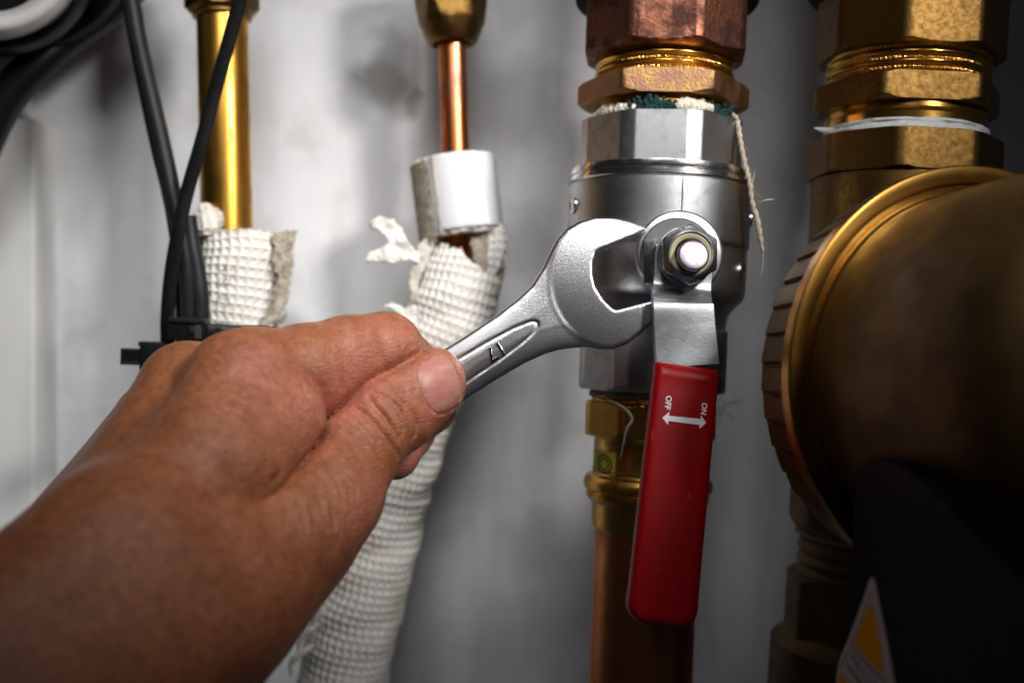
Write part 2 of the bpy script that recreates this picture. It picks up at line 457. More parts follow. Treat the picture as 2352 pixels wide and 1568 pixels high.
def nutprof(y0, y1, Rtop, R, Rbot, dt=24, db=24, n=6):
    """ends chamfered from radius Rtop/Rbot at the faces to the full corner radius R"""
    p = [(y0, Rtop * .82), (y0 + .4, Rtop)]
    for i in range(1, n + 1): p.append((y0 + dt * i / n, Rtop + (R + 1 - Rtop) * (1 - (1 - i / n) ** 1.15)))
    for i in range(n - 1, -1, -1): p.append((y1 - db * i / n, Rbot + (R + 1 - Rbot) * (1 - (1 - i / n) ** 1.15)))
    return p + [(y1 + .4, Rbot * .82)]
def threadprof(y0, y1, r, amp, k, n=12, ripple=False):
    out = []
    for i in range(k * n + 1):
        t = i / n; f = t % 1.0
        a = math.cos(2 * math.pi * f)
        out.append((y0 + (y1 - y0) * i / (k * n), r + amp * a, .22 if ripple and .38 < f < .62 else 0))
    return out

# --- middle column -------------------------------------------------
AX = Axis(1531, 0, 1470, 1568, 325)
u1 = thing('brass_union', 'tarnished brass union with a reddish eight-sided nut above the silver ball valve', 'pipe fitting', P(1528, 120, 325))
turned('unseen_riser', AX, [(-900, 160), (-900, 175), (-70, 175), (-60, 160)], M['brass_dark'], u1)  # unseen pipe length above the view, added to shade the wall
turned('collar', AX, [(-60, 175), (-58, 207), (8, 209), (14, 205), (18, 180)], M['black_matte'], u1, caps=True)
turned('octagonal_nut', AX, nutprof(-120, 148, 190, 193, 168, 10, 16), M['brass_oxide'], u1, 192, 8, 193, 190, rot=-8)
turned('threaded_sleeve', AX, [(110, 150)] + threadprof(140, 200, 154, 4.2, 3, ripple=True) + [(203, 152), (215, 151)], M['brass_bright'], u1, 480, ripple=110, angle=50)
turned('hexagonal_nut', AX, nutprof(200, 252, 186, 198, 182, 8, 10), M['brass_tarnish'], u1, 192, 6, 198, 196, rot=-5)
turned('neck', AX, [(245, 150), (252, 153), (270, 153), (274, 157), (284, 157), (296, 150)], M['brass_bright'], u1)
# jointing compound squeezed out round the joint, with green corrosion lumps
th = np.linspace(-1.45, 1.45, 90)
def bead(name, t0, t1, y0, dy, r0, mt, seed, lump):
    tt = np.linspace(t0, t1, 60); pts = []; rad = []
    for t in tt:
        e = math.sin(math.pi * (t - t0) / (t1 - t0)) ** .35
        k = mnoise.noise(Vector((t * 9, seed, 0)))
        y = y0 + dy * (t - t0) / (t1 - t0) + k * 2.5
        pts.append(AX.ring(y, np.array([AX.mm(r0) + .3 * k]), np.array([t]))[0]); rad.append(max(.12, (lump * e) * (1 + .55 * mnoise.noise(Vector((t * 15, seed + 4, 2))))))
    g1 = np.random.default_rng(int(seed * 10)).normal(0, 1, (90, 18)); g1 = (g1 + np.roll(g1, 1, 1) + np.roll(g1, 1, 0)) / 3
    dsp = lambda s, a: .26 * g1[np.clip((s[:, 0] * 3.2).astype(int), 0, 89)] + .20 * np.sin(s * .9 + seed + 2 * np.sin(s * .37)) * np.sin(a * 2 + s * .6) + .1 * np.sin(s * 4.7) * np.sin(a * 5)
    V, Fc = tube(pts, rad, 160, 18, disp=dsp); return obj(name, V, Fc, mt, u1, angle=None)
bead('jointing_compound', -1.5, -.25, 282, -2, 158, M['sealant'], 1.0, 1.7)
bead('jointing_compound', -.02, .62, 277, 2, 159, M['sealant'], 5.0, 2.2)
bead('jointing_compound', .62, 1.5, 284, 2, 156, M['sealant'], 8.0, 1.4)
def lumps(name, spots, mt, parent, seed):
    mb = MB(); r_ = random.Random(seed)
    for (t, y, r0, s) in spots:
        for i in range(70):
            c = AX.ring(y + r_.gauss(0, s * 4.2), np.array([AX.mm(r0) + r_.uniform(-.1, .35)]), np.array([t + r_.gauss(0, s * .055)]))[0]
            bm = bmesh.new(); bmesh.ops.create_icosphere(bm, subdivisions=2, radius=s * r_.uniform(.12, .40))
            for v in bm.verts: v.co *= 1 + .75 * mnoise.noise(v.co * 3.1 + Vector((i, seed, 0)))
            bm.verts.index_update()
            mb.add([c + np.array(v.co[:]) for v in bm.verts], [[v.index for v in f.verts] for f in bm.faces]); bm.free()
    return obj(name, mb.v, mb.f, mt, parent, angle=None)
lumps('green_corrosion', [(-.34, 280, 166, 2.0), (-.24, 282, 166, 2.2), (-.16, 284, 166, 2.3), (-.07, 287, 166, 1.6), (.48, 284, 166, 1.7), (.62, 287, 166, 2.1), (.74, 289, 165, 2.3), (.86, 291, 165, 2.0), (.68, 304, 170, 1.3), (.66, 312, 172, .9)], M['verdigris'], u1, 3)

bv = thing('ball_valve', 'silver ball valve with a red sleeved lever pointing down', 'valve', P(1510, 560, 325))
turned('octagonal_end', AX, nutprof(291, 412, 188, 190, 190, 5, 3), M['nickel'], bv, 384, 8, 193, 186.5, rot=-8, angle=30)
turned('retaining_ring', AX, [(398, 150), (399, 203), (401, 208), (412, 210), (416, 209), (417.5, 205), (419.5, 205), (421, 210), (430, 210.5), (433, 207), (436, 203), (440, 150)], M['nickel_smooth'], bv, 200, angle=25)
def bodyp():
    p = [(432, 190), (434, 203), (437, 206.5), (446, 207.5), (540, 207.5), (566, 207), (574, 204), (590, 203), (655, 203), (676, 201), (690, 194), (704, 180), (716, 170), (728, 165), (750, 162), (760, 160)]
    c, L = catmull(np.array([(a, b, 0) for a, b in p]), 120); return [(a, b) for a, b, _ in c]
turned('valve_body', AX, bodyp(), M['nickel'], bv, 220, angle=40, caps=True)
turned('hexagonal_end', AX, nutprof(752, 896, 160, 178, 166, 8, 22), M['nickel'], bv, 384, 8, 178, 172, rot=-8, angle=30)
# casting seam and the small round bosses of the body
Vs, Fs = tube([AX.ring(y, np.array([AX.mm(r)]), np.array([.10]))[0] for y, r in ((437, 206), (470, 207.6), (520, 207.6), (560, 207))], .22, 30, 8)
obj('casting_seam', Vs, Fs, M['steel_dark'], bv)
def boss(y, t, r0, s, mt=M['nickel_smooth']):
    a = AX.ring(y, np.array([AX.mm(r0)]), np.array([t]))[0]; nrm = unit(a - AX.c(y))
    prof = [(-.8, s), (.2, s), (.55, s * .93), (.7, s * .8), (.6, s * .68), (.45, s * .6), (.55, s * .5), (.75, s * .3), (.8, .02)]
    u = unit(np.cross(nrm, AX.t)); v = np.cross(nrm, u); V = []
    for h, r in prof:
        for k in range(28):
            an = 2 * math.pi * k / 28; V.append(a + nrm * h + (u * math.cos(an) + v * math.sin(an)) * r)
    return obj('pin_boss', V, grid_faces(len(prof), 28), mt, bv)
boss(488, -1.28, 207, 2.7); boss(500, 1.36, 207, 2.6); boss(624, 1.03, 203, 3.0)

# --- stem, lever, nut -----------------------------------------------
def zdisc(name, cx, cy, prof, mt, parent, n=96, poly=0, R=0, rot=0.0, Rc=0, off=(0, 0), cut=None, angle=35, tilt=None):
    """turned part whose axis points at the camera; prof: [(depth, radius mm)] back to front"""
    V = []
    for d, r in prof:
        c = C(cx, cy, 284); c = np.array((c[0] + off[0], c[1] + off[1], d))
        for k in range(n):
            a = 2 * math.pi * k / n; rr = r
            if poly:
                ph = (a - math.radians(rot) + math.pi / poly) % (2 * math.pi / poly) - math.pi / poly
                rr = min(r, R * math.cos(math.pi / poly) / math.cos(ph), Rc or R)
            x, y = rr * math.sin(a), rr * math.cos(a)
            if cut and x < cut: x = cut
            V.append(c + np.array((x, y, (tilt[0] * x + tilt[1] * y) if tilt and d < 280 else 0)))
    return obj(name, V, grid_faces(len(prof), n), mt, parent, angle=angle)
zdisc('stem_boss', 1566, 582, [(305, 9.6), (291, 9.6)], M['nickel'], bv)
zdisc('stem_collar', 1566, 581, [(292, 11.2), (291.6, 12.2), (288.6, 12.4), (288.2, 12.1), (287.9, 11.5), (287.9, 8.8), (288.6, 8.6), (289, 8.0), (289, .1)], M['steel_bright'], bv, 128)
zdisc('stop_flange', 1560, 583, [(288.2, 10.4), (287.2, 10.4), (286.9, 10.1), (286.9, .1)], M['steel_dark'], bv, 96)
V, Fc = box(C(1492, 600, 286.8), (1, 0, 0), (0, 1, 0), (0, 0, 1), 1.9, 6.2, 1.0, .4)
obj('stop_lug', V, Fc, M['steel'], bv)

def lever_plate():
    path = np.array([(1572, 521, 285.6), (1572, 560, 285.6), (1570, 620, 285.6), (1567.5, 650, 285.4), (1567, 664, 284.6), (1568, 678, 282.4), (1569, 692, 280.2), (1570.5, 706, 279.2), (1573, 750, 278.8), (1577, 800, 278.4), (1581, 840, 277.8)])
    hw = np.array([8.3, 8.3, 8.3, 8.25, 8.25, 8.3, 8.35, 8.4, 8.5, 8.65, 8.7])
    c3 = np.array([C(*p) for p in path]); s, L = catmull(np.c_[c3, hw], 150)
    c, h = s[:, :3], s[:, 3].copy(); S = np.linspace(0, L, 150)
    R = 8.3; m = S < R; h[m] = np.sqrt(np.maximum(R * R - (R - S[m]) ** 2, .02))
    t, nn, b = frames(c)
    # rounded-rectangle section
    T = 2.9; rr = .35; sec = []
    V = []
    for i in range(150):
        for (sx, sy) in ((1, 1), (-1, 1), (-1, -1), (1, -1)):
            for k in range(4):
                a0 = {(1, 1): 0, (-1, 1): math.pi / 2, (-1, -1): math.pi, (1, -1): 1.5 * math.pi}[(sx, sy)]
                a = a0 + math.pi / 2 * k / 3; q = min(rr, h[i] * .5)
                V.append(c[i] + b[i] * (sx * (h[i] - q) + q * math.cos(a)) + nn[i] * (-T / 2 + sy * (T / 2 - rr) + rr * math.sin(a)))
    Fc = grid_faces(150, 16); Fc += [list(range(15, -1, -1)), list(range(149 * 16, 150 * 16))]
    return V, Fc
V, Fc = lever_plate(); lev = obj('lever_plate', V, Fc, M['zinc'], bv, angle=40)
NUTC = (1577, 588)
zdisc('washer', *NUTC, [(285.6, 8.0), (283.9, 8.0), (283.7, 7.8), (283.7, 2)], M['steel_dark'], bv)
zdisc('lock_nut', *NUTC, [(285, 8.4), (283.6, 7.4)] + [(283.6 - .5 * i / 4, 7.4 + 1.1 * (i / 4) ** .8) for i in range(1, 5)] + [(278.6, 8.5)] + [(278.6 - 1.0 * i / 5, 8.5 - 1.5 * (i / 5) ** 1.3) for i in range(1, 6)] + [(277.2, 6.5), (277.0, 6.1), (277.2, 5.75), (278.4, 5.6)], M['steel_dark'], bv, 144, 6, 8.4, 30)
zdisc('nylon_insert', *NUTC, [(279, 5.75), (277.5, 5.7), (277.3, 5.3), (277.6, 4.5), (278.2, 4.2), (279, 4.1)], M['nylon'], bv)
zdisc('threaded_stem', *NUTC, [(284, 4.3), (275.4, 4.3)] + [(275.4 - .75 * math.sin(a), 4.3 - .75 * (1 - math.cos(a))) for a in (0.3, .6, .9, 1.2, 1.57)] + [(274.55, 3.2), (274.45, 1.8), (274.4, .05)], M['bolt_end'], bv, off=(.4, -.5), tilt=(.13, .22))

# red sleeve on the lever
TT = C(1582, 833, 276.2); BB = C(1521, 1432, 258.2)
Vd = unit(BB - TT); SL = np.linalg.norm(BB - TT)
Nn = unit(np.array((0, 0, -1.0)) - (np.array((0, 0, -1.0)) @ Vd) * Vd + .0 * Vd)
Ud = np.cross(Nn, Vd); Ud = -Ud if Ud[0] < 0 else Ud
SC = (TT + BB) / 2 - Nn * 3.6
def sleeve_f(p):
    q = p - SC; u = q @ Ud; v = q @ Vd; n = q @ Nn
    hw = 8.95 + .15 * (v / SL)
    rc = np.where(v > 0, 5.2, 1.2)
    dx = np.abs(u) - hw + rc; dy = np.abs(v) - SL / 2 + rc
    d2 = np.minimum(np.maximum(dx, dy), 0) + np.hypot(np.maximum(dx, 0), np.maximum(dy, 0)) - rc
    d2 = d2 - .35 * np.exp(-((v - SL / 2) / 5) ** 2)
    sag = .25 * np.exp(-((v + SL / 2 - 3.4) / 2.2) ** 2) * np.clip(1 - (u / 7.5) ** 4, 0, 1) - .9 * np.clip((-(v + SL / 2 - 4.5)) / 4.5, 0, 1) ** 1.6 - .12 * (u / 8) ** 2
    dn = np.abs(n) - 3.6 - np.where(n > 0, sag, 0)
    return smax(d2, dn, 2.6)
lo = np.minimum(TT, BB) - 14; hi = np.maximum(TT, BB) + 14
V, Q = sdf_mesh(sleeve_f, lo, hi, .55)
slv = obj('lever_sleeve', V, Q, M['red_vinyl'], bv, angle=None)
def onto(f, p, dirn, off, it=12):
    """slide points along dirn until they sit off mm above the surface f"""
    p = np.asarray(p, float).copy()
    for _ in range(it): p = p + (f(p) - off)[:, None] * np.asarray(dirn)[None]
    return p
SP = Plane(SC + Nn * 3.6, Ud, Nn)
def print_on(name, V2, Fc, f, pl, mt, parent, off=.035):
    p = np.array([pl.at(a, b, .6) for a, b in V2]); p = onto(f, p, -pl.n, off)
    return obj(name, p, Fc, mt, parent, angle=None)
arrow_px = [(1521.3, 959.0), (1537.5, 945.2), (1536.8, 954.5), (1609.9, 962.5 - 1.0), (1610.4, 953.8), (1621.9, 970.4), (1606.4, 984.4), (1607.0, 975.6), (1535.5, 966.2), (1534.2, 975.1)]
def fill_poly(pts2, cuts=3):
    bm = bmesh.new(); vs = [bm.verts.new((a, b, 0)) for a, b in pts2]; bm.faces.new(vs)
    bmesh.ops.triangulate(bm, faces=list(bm.faces))
    bmesh.ops.subdivide_edges(bm, edges=list(bm.edges), cuts=cuts, use_grid_fill=True)
    bm.verts.index_update(); V = [(v.co.x, v.co.y) for v in bm.verts]; Fc = [[v.index for v in f.verts] for f in bm.faces]; bm.free()
    return V, Fc
V2, Fc = fill_poly([SP.uv(*q) for q in arrow_px])
print_on('arrow_print', V2, Fc, sleeve_f, SP, M['white_print'], slv)
for body, cx, cy, sz, ang in (('OFF', 1534.3, 924, 18.5, 0), ('ON', 1616.6, 938.5, 17.5, 0)):
    V0, Fc = text_mesh(body, 1.0, 0, .022)
    c = SP.uv(cx, cy); ex = unit(SP.uv(cx - 2.6, cy + 20) - c); ey = np.array((-ex[1], ex[0]))
    if ey @ (SP.uv(cx + 20, cy) - c) < 0: ey = -ey
    k = np.linalg.norm(SP.uv(cx, cy + sz) - c)
    V2 = [c + ex * a[0] * k * 1.0 + ey * a[1] * k * 1.0 for a in V0]
    print_on('lettering', V2, Fc, sleeve_f, SP, M['white_print'], slv, .04)

# --- lower middle: press fitting and copper pipe ---------------------
pf = thing('press_fitting', 'brass press fitting with a small yellow label below the silver valve', 'pipe fitting', P(1488, 1050, 325))
turned('threaded_end', AX, [(880, 130)] + threadprof(890, 928, 138, 3.0, 2), M['brass'], pf, 160)
turned('octagonal_nut', AX, nutprof(922, 1000, 140, 156, 150, 8, 16), M['brass'], pf, 192, 8, 158, 155, rot=-8, angle=30)
turned('sleeve', AX, [(996, 140), (1002, 131), (1010, 127), (1040, 127), (1082, 127), (1088, 130), (1092, 140), (1100, 146), (1110, 147.5), (1120, 146), (1126, 141), (1128, 138), (1131, 138), (1134, 142), (1142, 140), (1148, 133), (1152, 129), (1160, 127.5), (1200, 127), (1210, 125), (1216, 121), (1220, 116)], M['brass'], pf, 160, angle=30)
def slot(y0, y1, t0, t1, r, mt, name, bow=0):
    Vq = []; n = 24
    for y in np.linspace(y0, y1, 5):
        Vq.append(AX.ring(y, np.full(n, AX.mm(r)), np.linspace(t0, t1, n)))
    return obj(name, np.vstack(Vq), grid_faces(5, n, False), mt, pf, angle=None)
lab = slot(1032, 1092, -1.5, -.74, 127.8, M['yellow_label'], 'yellow_label')
for i in range(2):
    t = np.linspace(0, 2 * np.pi, 40)
    q = [AX.ring(1061 + (20 - 8 * i) * math.sin(a), np.array([AX.mm(128.3)]), np.array([-1.02 + (.2 - .08 * i) * math.cos(a)]))[0] for a in t]
    V, Fc = tube(q, .22, 60, 6); obj('label_print', V, Fc, M['ink'], lab)
turned('groove_band', AX, [(1076, 126), (1077, 128.6), (1079, 128.6), (1080, 126)], M['brass_dark'], pf)
# greyed hemp packing under the valve
pts = []
for k in range(240):
    t = -1.5 + 3.0 * ((k * .37) % 1.0); pts.append(AX.ring(905 + 6 * math.sin(k * 1.7) + 3 * math.sin(k * .53), np.array([AX.mm(139 + 3 * math.sin(k * 2.9))]), np.array([t]))[0])
mb = MB()
for k in range(26):
    t0 = -1.55 + random.random() * 2.2; q = []
    for i in range(7):
        t = t0 + i * .16; q.append(AX.ring(904 + 8 * mnoise.noise(Vector((t * 3, k * 1.3, 0))) + random.uniform(-7, 7) * .4, np.array([AX.mm(140 + 5 * random.random())]), np.array([t]))[0])
    mb.add(*tube(q, .5, 22, 6))
obj('hemp_packing', mb.v, mb.f, M['hemp_grey'], pf, angle=None)
V, Fc = tube([C(*q) for q in ((1375, 912, 304), (1410, 925, 301), (1435, 938, 299), (1452, 962, 298), (1440, 985, 298), (1432, 1020, 299), (1425, 1052, 300))], [.3, .45, .5, .5, .4, .3, .1], 60, 8)
obj('hemp_tail', V, Fc, M['hemp_grey'], pf, angle=None)
cp = tag(turned('copper_pipe', AX, [(1205, 118), (1216, 118.5), (1400, 118.5), (1640, 118.5), (1900, 118.5)], M['copper_dark'], None, 96), 'thick dull copper pipe running down behind the red lever', 'pipe')
# loose hemp strand hanging from the valve thread and fuzz by the lever
hs = tag(obj('hemp_strand', *(lambda mb: (mb.v, mb.f))((lambda: (
    lambda mb: ([mb.add(*tube([C(*q) for q in ((1672, 258, 316), (1688, 268, 312), (1696, 290, 309), (1702, 330, 306), (1712, 380, 304), (1722, 418, 303), (1727, 460, 303), (1738, 500, 303), (1746, 545, 304), (1752, 580, 305))], [.5, .7, .75, .65, .7, .75, .6, .8, .75, .3], 120, 8, disp=lambda s, a: .22 * np.sin(s * 2.3 + a * 2))),
        mb.add(*tube([C(*q) for q in ((1752, 580, 305), (1752, 610, 306), (1744, 640, 307))], [.25, .15, .08], 20, 5)),
        mb.add(*tube([C(*q) for q in ((1724, 425, 303), (1730, 408, 302), (1734, 392, 301))], [.5, .35, .08], 20, 6)),
        mb.add(*tube([C(*q) for q in ((1732, 478, 303), (1745, 466, 301), (1760, 460, 300), (1778, 458, 300))], [.3, .2, .35, .15], 30, 6))] +
        [mb.add(*tube([C(1690 + 6.6 * k, 300 + 22 * k, 304), C(1696 + 6.6 * k + 5 * math.sin(k * 2.1), 312 + 22 * k, 303), C(1697 + 6.6 * k + 16 * math.sin(k * 1.3), 322 + 22 * k, 302)], .06, 12, 4)) for k in range(8)], mb)[1])(MB()))()),
    M['hemp'], angle=None), 'frayed beige hemp strand hanging down the right side of the silver valve', 'fibre')
mb = MB()
for k in range(14):
    a = random.uniform(0, 6.28); q = [C(1655 + random.uniform(-6, 6), 940 + random.uniform(-18, 18), 304)]
    for i in range(5):
        a += random.uniform(-.9, .9); l = q[-1]; q.append(l + np.array((math.cos(a) * .9 + .55, math.sin(a) * 1.1, random.uniform(-.5, .3))))
    mb.add(*tube(q, .06, 24, 4))
tag(obj('hemp_fuzz', mb.v, mb.f, M['hemp_grey'], angle=None), 'wisp of thin dark fibres beside the right edge of the red lever', 'fibre')

# --- right column ---------------------------------------------------
AR = Axis(2094, 0, 2000, 1568, 325)
u2 = thing('brass_union', 'dark brass union with one bright orange flat above the round pump cap', 'pipe fitting', P(2085, 120, 325))
turned('unseen_riser', AR, [(-900, 200), (-900, 215), (-95, 215), (-90, 200)], M['brass_dark'], u2)  # out-of-view extension, put in so its shadow darkens the wall
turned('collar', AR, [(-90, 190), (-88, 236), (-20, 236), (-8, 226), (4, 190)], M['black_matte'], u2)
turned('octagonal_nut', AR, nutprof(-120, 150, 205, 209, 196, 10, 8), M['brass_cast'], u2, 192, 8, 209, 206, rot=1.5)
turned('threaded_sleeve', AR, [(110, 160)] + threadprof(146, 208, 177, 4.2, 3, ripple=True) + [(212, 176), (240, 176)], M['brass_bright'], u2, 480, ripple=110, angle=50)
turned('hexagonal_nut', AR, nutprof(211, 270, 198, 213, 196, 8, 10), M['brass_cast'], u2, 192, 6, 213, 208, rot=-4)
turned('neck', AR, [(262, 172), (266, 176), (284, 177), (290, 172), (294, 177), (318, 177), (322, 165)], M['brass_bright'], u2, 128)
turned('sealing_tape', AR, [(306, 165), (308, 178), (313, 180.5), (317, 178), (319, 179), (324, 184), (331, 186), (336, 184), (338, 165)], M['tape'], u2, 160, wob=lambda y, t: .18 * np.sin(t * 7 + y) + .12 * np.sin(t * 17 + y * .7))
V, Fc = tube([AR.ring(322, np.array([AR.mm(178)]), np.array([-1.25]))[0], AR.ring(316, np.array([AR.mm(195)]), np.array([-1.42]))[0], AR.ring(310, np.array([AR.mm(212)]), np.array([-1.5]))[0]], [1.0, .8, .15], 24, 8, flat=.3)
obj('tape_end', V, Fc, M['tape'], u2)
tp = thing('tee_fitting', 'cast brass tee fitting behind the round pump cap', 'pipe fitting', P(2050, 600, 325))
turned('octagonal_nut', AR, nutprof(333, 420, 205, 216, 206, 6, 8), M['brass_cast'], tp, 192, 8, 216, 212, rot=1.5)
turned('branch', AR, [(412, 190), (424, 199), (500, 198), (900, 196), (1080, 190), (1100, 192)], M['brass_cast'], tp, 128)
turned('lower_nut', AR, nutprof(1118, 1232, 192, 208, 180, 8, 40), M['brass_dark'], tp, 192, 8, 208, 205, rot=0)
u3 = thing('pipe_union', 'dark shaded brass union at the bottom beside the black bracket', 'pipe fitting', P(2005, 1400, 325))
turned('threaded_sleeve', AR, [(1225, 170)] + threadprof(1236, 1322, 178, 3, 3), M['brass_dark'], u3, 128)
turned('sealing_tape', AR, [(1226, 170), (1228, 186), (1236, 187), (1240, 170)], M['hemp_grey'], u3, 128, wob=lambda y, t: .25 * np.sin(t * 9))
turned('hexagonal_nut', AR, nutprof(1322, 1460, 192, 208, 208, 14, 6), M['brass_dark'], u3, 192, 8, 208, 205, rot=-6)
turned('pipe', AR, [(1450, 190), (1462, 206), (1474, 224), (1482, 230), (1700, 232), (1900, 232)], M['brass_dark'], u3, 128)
# ------------------------------------------------------------------ round pump in front of the right column
yaw = math.radians(15); tl = math.radians(2)
PN = unit((math.sin(yaw), math.sin(tl) * .6, -math.cos(yaw)))           # towards the camera, turned to the right
PC = C(2252, 868, 250)
pu = unit(np.cross((0, 1, 0), PN)); pu = pu if pu[0] > 0 else -pu
pv = np.cross(PN, pu); pv = pv if pv[1] > 0 else -pv
def pturn(name, prof, mt, parent, n=240, rad=None, angle=35, off=(0, 0)):
    V = []
    a = np.linspace(0, 2 * np.pi, n, endpoint=False)
    for h, r in prof:
        R = np.full(n, float(r)) if rad is None else rad(h, r, a)
        V.append((PC + PN * h + pu * off[0] + pv * off[1])[None] + pu[None] * (np.cos(a) * R)[:, None] + pv[None] * (np.sin(a) * R)[:, None])
    return obj(name, np.vstack(V), grid_faces(len(prof), n), mt, parent, angle=angle)
pm = thing('pump', 'big dark bronze round pump housing with a bright brass rim at the right edge', 'pump', c2w(PC - PN * 15)[0])
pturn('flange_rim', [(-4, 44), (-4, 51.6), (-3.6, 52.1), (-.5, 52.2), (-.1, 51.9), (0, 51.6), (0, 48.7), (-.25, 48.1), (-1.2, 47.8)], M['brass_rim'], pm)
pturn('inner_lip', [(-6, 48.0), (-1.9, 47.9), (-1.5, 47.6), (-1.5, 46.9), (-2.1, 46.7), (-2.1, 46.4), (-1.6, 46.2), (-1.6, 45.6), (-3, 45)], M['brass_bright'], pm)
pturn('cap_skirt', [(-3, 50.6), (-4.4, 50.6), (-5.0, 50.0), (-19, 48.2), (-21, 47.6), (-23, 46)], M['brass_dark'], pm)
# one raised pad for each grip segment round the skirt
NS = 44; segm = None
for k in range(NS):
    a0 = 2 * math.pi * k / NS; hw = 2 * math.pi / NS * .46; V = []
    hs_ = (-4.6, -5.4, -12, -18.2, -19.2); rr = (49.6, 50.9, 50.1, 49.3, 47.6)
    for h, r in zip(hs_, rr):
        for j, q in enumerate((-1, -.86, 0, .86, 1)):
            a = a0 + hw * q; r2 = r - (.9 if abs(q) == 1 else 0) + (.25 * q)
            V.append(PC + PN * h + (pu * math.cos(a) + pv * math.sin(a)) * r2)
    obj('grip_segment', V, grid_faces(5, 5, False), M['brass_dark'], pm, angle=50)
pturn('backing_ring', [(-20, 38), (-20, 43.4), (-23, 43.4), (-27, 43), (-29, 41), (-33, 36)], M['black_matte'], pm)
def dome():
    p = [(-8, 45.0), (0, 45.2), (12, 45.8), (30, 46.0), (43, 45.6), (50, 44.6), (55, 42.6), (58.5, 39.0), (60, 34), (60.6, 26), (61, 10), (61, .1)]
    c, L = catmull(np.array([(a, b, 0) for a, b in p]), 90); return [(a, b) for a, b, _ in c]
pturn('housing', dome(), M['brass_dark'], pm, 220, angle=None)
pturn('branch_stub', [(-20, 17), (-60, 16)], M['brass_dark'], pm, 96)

# black bracket with the warning sticker
BP = Plane(C(1962, 1200, 226), unit(C(2352, 1300, 158) - C(1962, 1200, 226)), (0.0, 0.05, -1.0))
bu = unit(C(2352, 1330, 160) - C(1962, 1330, 224)); bvv = np.array((0, 1.0, 0)); bn = np.cross(bu, bvv); bn = -bn if bn[2] > 0 else bn
BP = Plane(C(1962, 1330, 224), bu, bn)
bk_px = [(1962, 1076), (1970, 1062), (1986, 1053), (2010, 1052), (2040, 1060), (2080, 1082), (2120, 1112), (2180, 1168), (2260, 1248), (2352, 1336), (2440, 1424), (2480, 1520), (2480, 1800), (1895, 1800), (1912, 1640), (1930, 1500), (1945, 1360), (1954, 1200)]
bk2 = np.array([BP.uv(*q) for q in bk_px])
def bracket_f(p):
    u, v, n = BP.loc(p); d2 = poly2d(np.stack([u, v], 1), bk2) + 1.8
    dn = np.abs(n + 15) - 15
    q = np.maximum(np.stack([d2, dn + 1.8], 1), 0)
    return np.minimum(np.maximum(d2, dn + 1.8), 0) + np.hypot(q[:, 0], q[:, 1]) - 1.8
cc = np.array([BP.at(u, v, n) for u, v in bk2 for n in (1, -31)])
V, Q = sdf_mesh(bracket_f, cc.min(0) - 3, cc.max(0) + 3, 1.0)
bk = thing('bracket', 'matte black plastic bracket with a yellow triangle warning sticker at bottom right', 'bracket', c2w(cc.mean(0))[0])
obj('bracket_body', V, Q, M['black_matte'], bk, angle=None)
def zs(a, b): return ((2060 + a / 5.463) * .91875, (1420 + b / 5.463) * .91875)
def sheet(name, zpts, off, mt, parent):
    bm = bmesh.new(); fr = []; bk_ = []
    q = [BP.uv(*zs(*z)) for z in zpts]
    V = [BP.at(a, b, off) for a, b in q] + [BP.at(a, b, off - .08) for a, b in q]; n = len(q)
    Fc = [list(range(n)), list(range(2 * n - 1, n - 1, -1))] + [[i, n + i, n + (i + 1) % n, (i + 1) % n] for i in range(n)]
    bm.free(); return obj(name, V, Fc, mt, parent, angle=20)
st = sheet('warning_sticker', [(640, 140), (660, 128), (680, 138), (700, 200), (760, 520), (840, 900), (920, 1320), (1000, 1800), (1010, 2000), (170, 2000), (172, 1500), (185, 1380), (220, 1240), (330, 980), (450, 670), (550, 400), (600, 240)], .10, M['label_white'], bk)
def outline(zpts, wd, off, mt, name):
    mb = MB(); q = np.array([BP.uv(*zs(*z)) for z in zpts]); q = np.vstack([q, q[:1]])
    L_ = [BP.at(a, b, off) for a, b in q]
    for i in range(len(q) - 1):
        d = unit(q[i + 1] - q[i]); nn = np.array((-d[1], d[0])) * wd
        a, b = q[i] - d * wd, q[i + 1] + d * wd
        mb.add([BP.at(*(a + nn), off), BP.at(*(b + nn), off), BP.at(*(b - nn), off), BP.at(*(a - nn), off)], [[0, 1, 2, 3]])
    return obj(name, mb.v, mb.f, mt, st, angle=None)
sheet('yellow_triangle', [(640, 460), (660, 480), (700, 680), (770, 1060), (835, 1480), (640, 1270), (415, 1020), (520, 730)], .16, M['label_yellow'], st)
outline([(640, 330), (668, 350), (720, 640), (800, 1080), (870, 1540), (640, 1330), (380, 1040), (520, 690)], .17, .135, M['ink'], 'triangle_outline')
outline([(372, 1085), (600, 1320), (900, 1640), (960, 1960), (700, 1960), (250, 1420), (240, 1340), (310, 1200)], .13, .135, M['ink'], 'panel_outline')
def sticker_text(body, z0, z1, size, mt, off=.14, bold=.01):
    V0, Fc = text_mesh(body, 1.0, 0, bold); a = BP.uv(*zs(*z0)); b = BP.uv(*zs(*z1)); ex = unit(b - a); ey = np.array((-ex[1], ex[0]))
    if ey @ (BP.uv(*zs(z0[0] + 10, z0[1] - 60)) - a) < 0: ey = -ey
    lx = V0[:, 0].max() - V0[:, 0].min(); k = np.linalg.norm(b - a) / lx; c = (a + b) / 2
    V = [BP.at(*(c + ex * v[0] * k + ey * v[1] * size), off) for v in V0]
    return obj('lettering', V, Fc, mt, st, angle=None)
sticker_text('Magnet inside', (385, 1190), (760, 1600), 1.6, M['ink'])
sticker_text('Warning', (425, 1320), (640, 1560), 1.5, M['ink'])
sticker_text('PATENTED', (320, 1330), (640, 1720), 2.2, M['ink'], bold=.03)
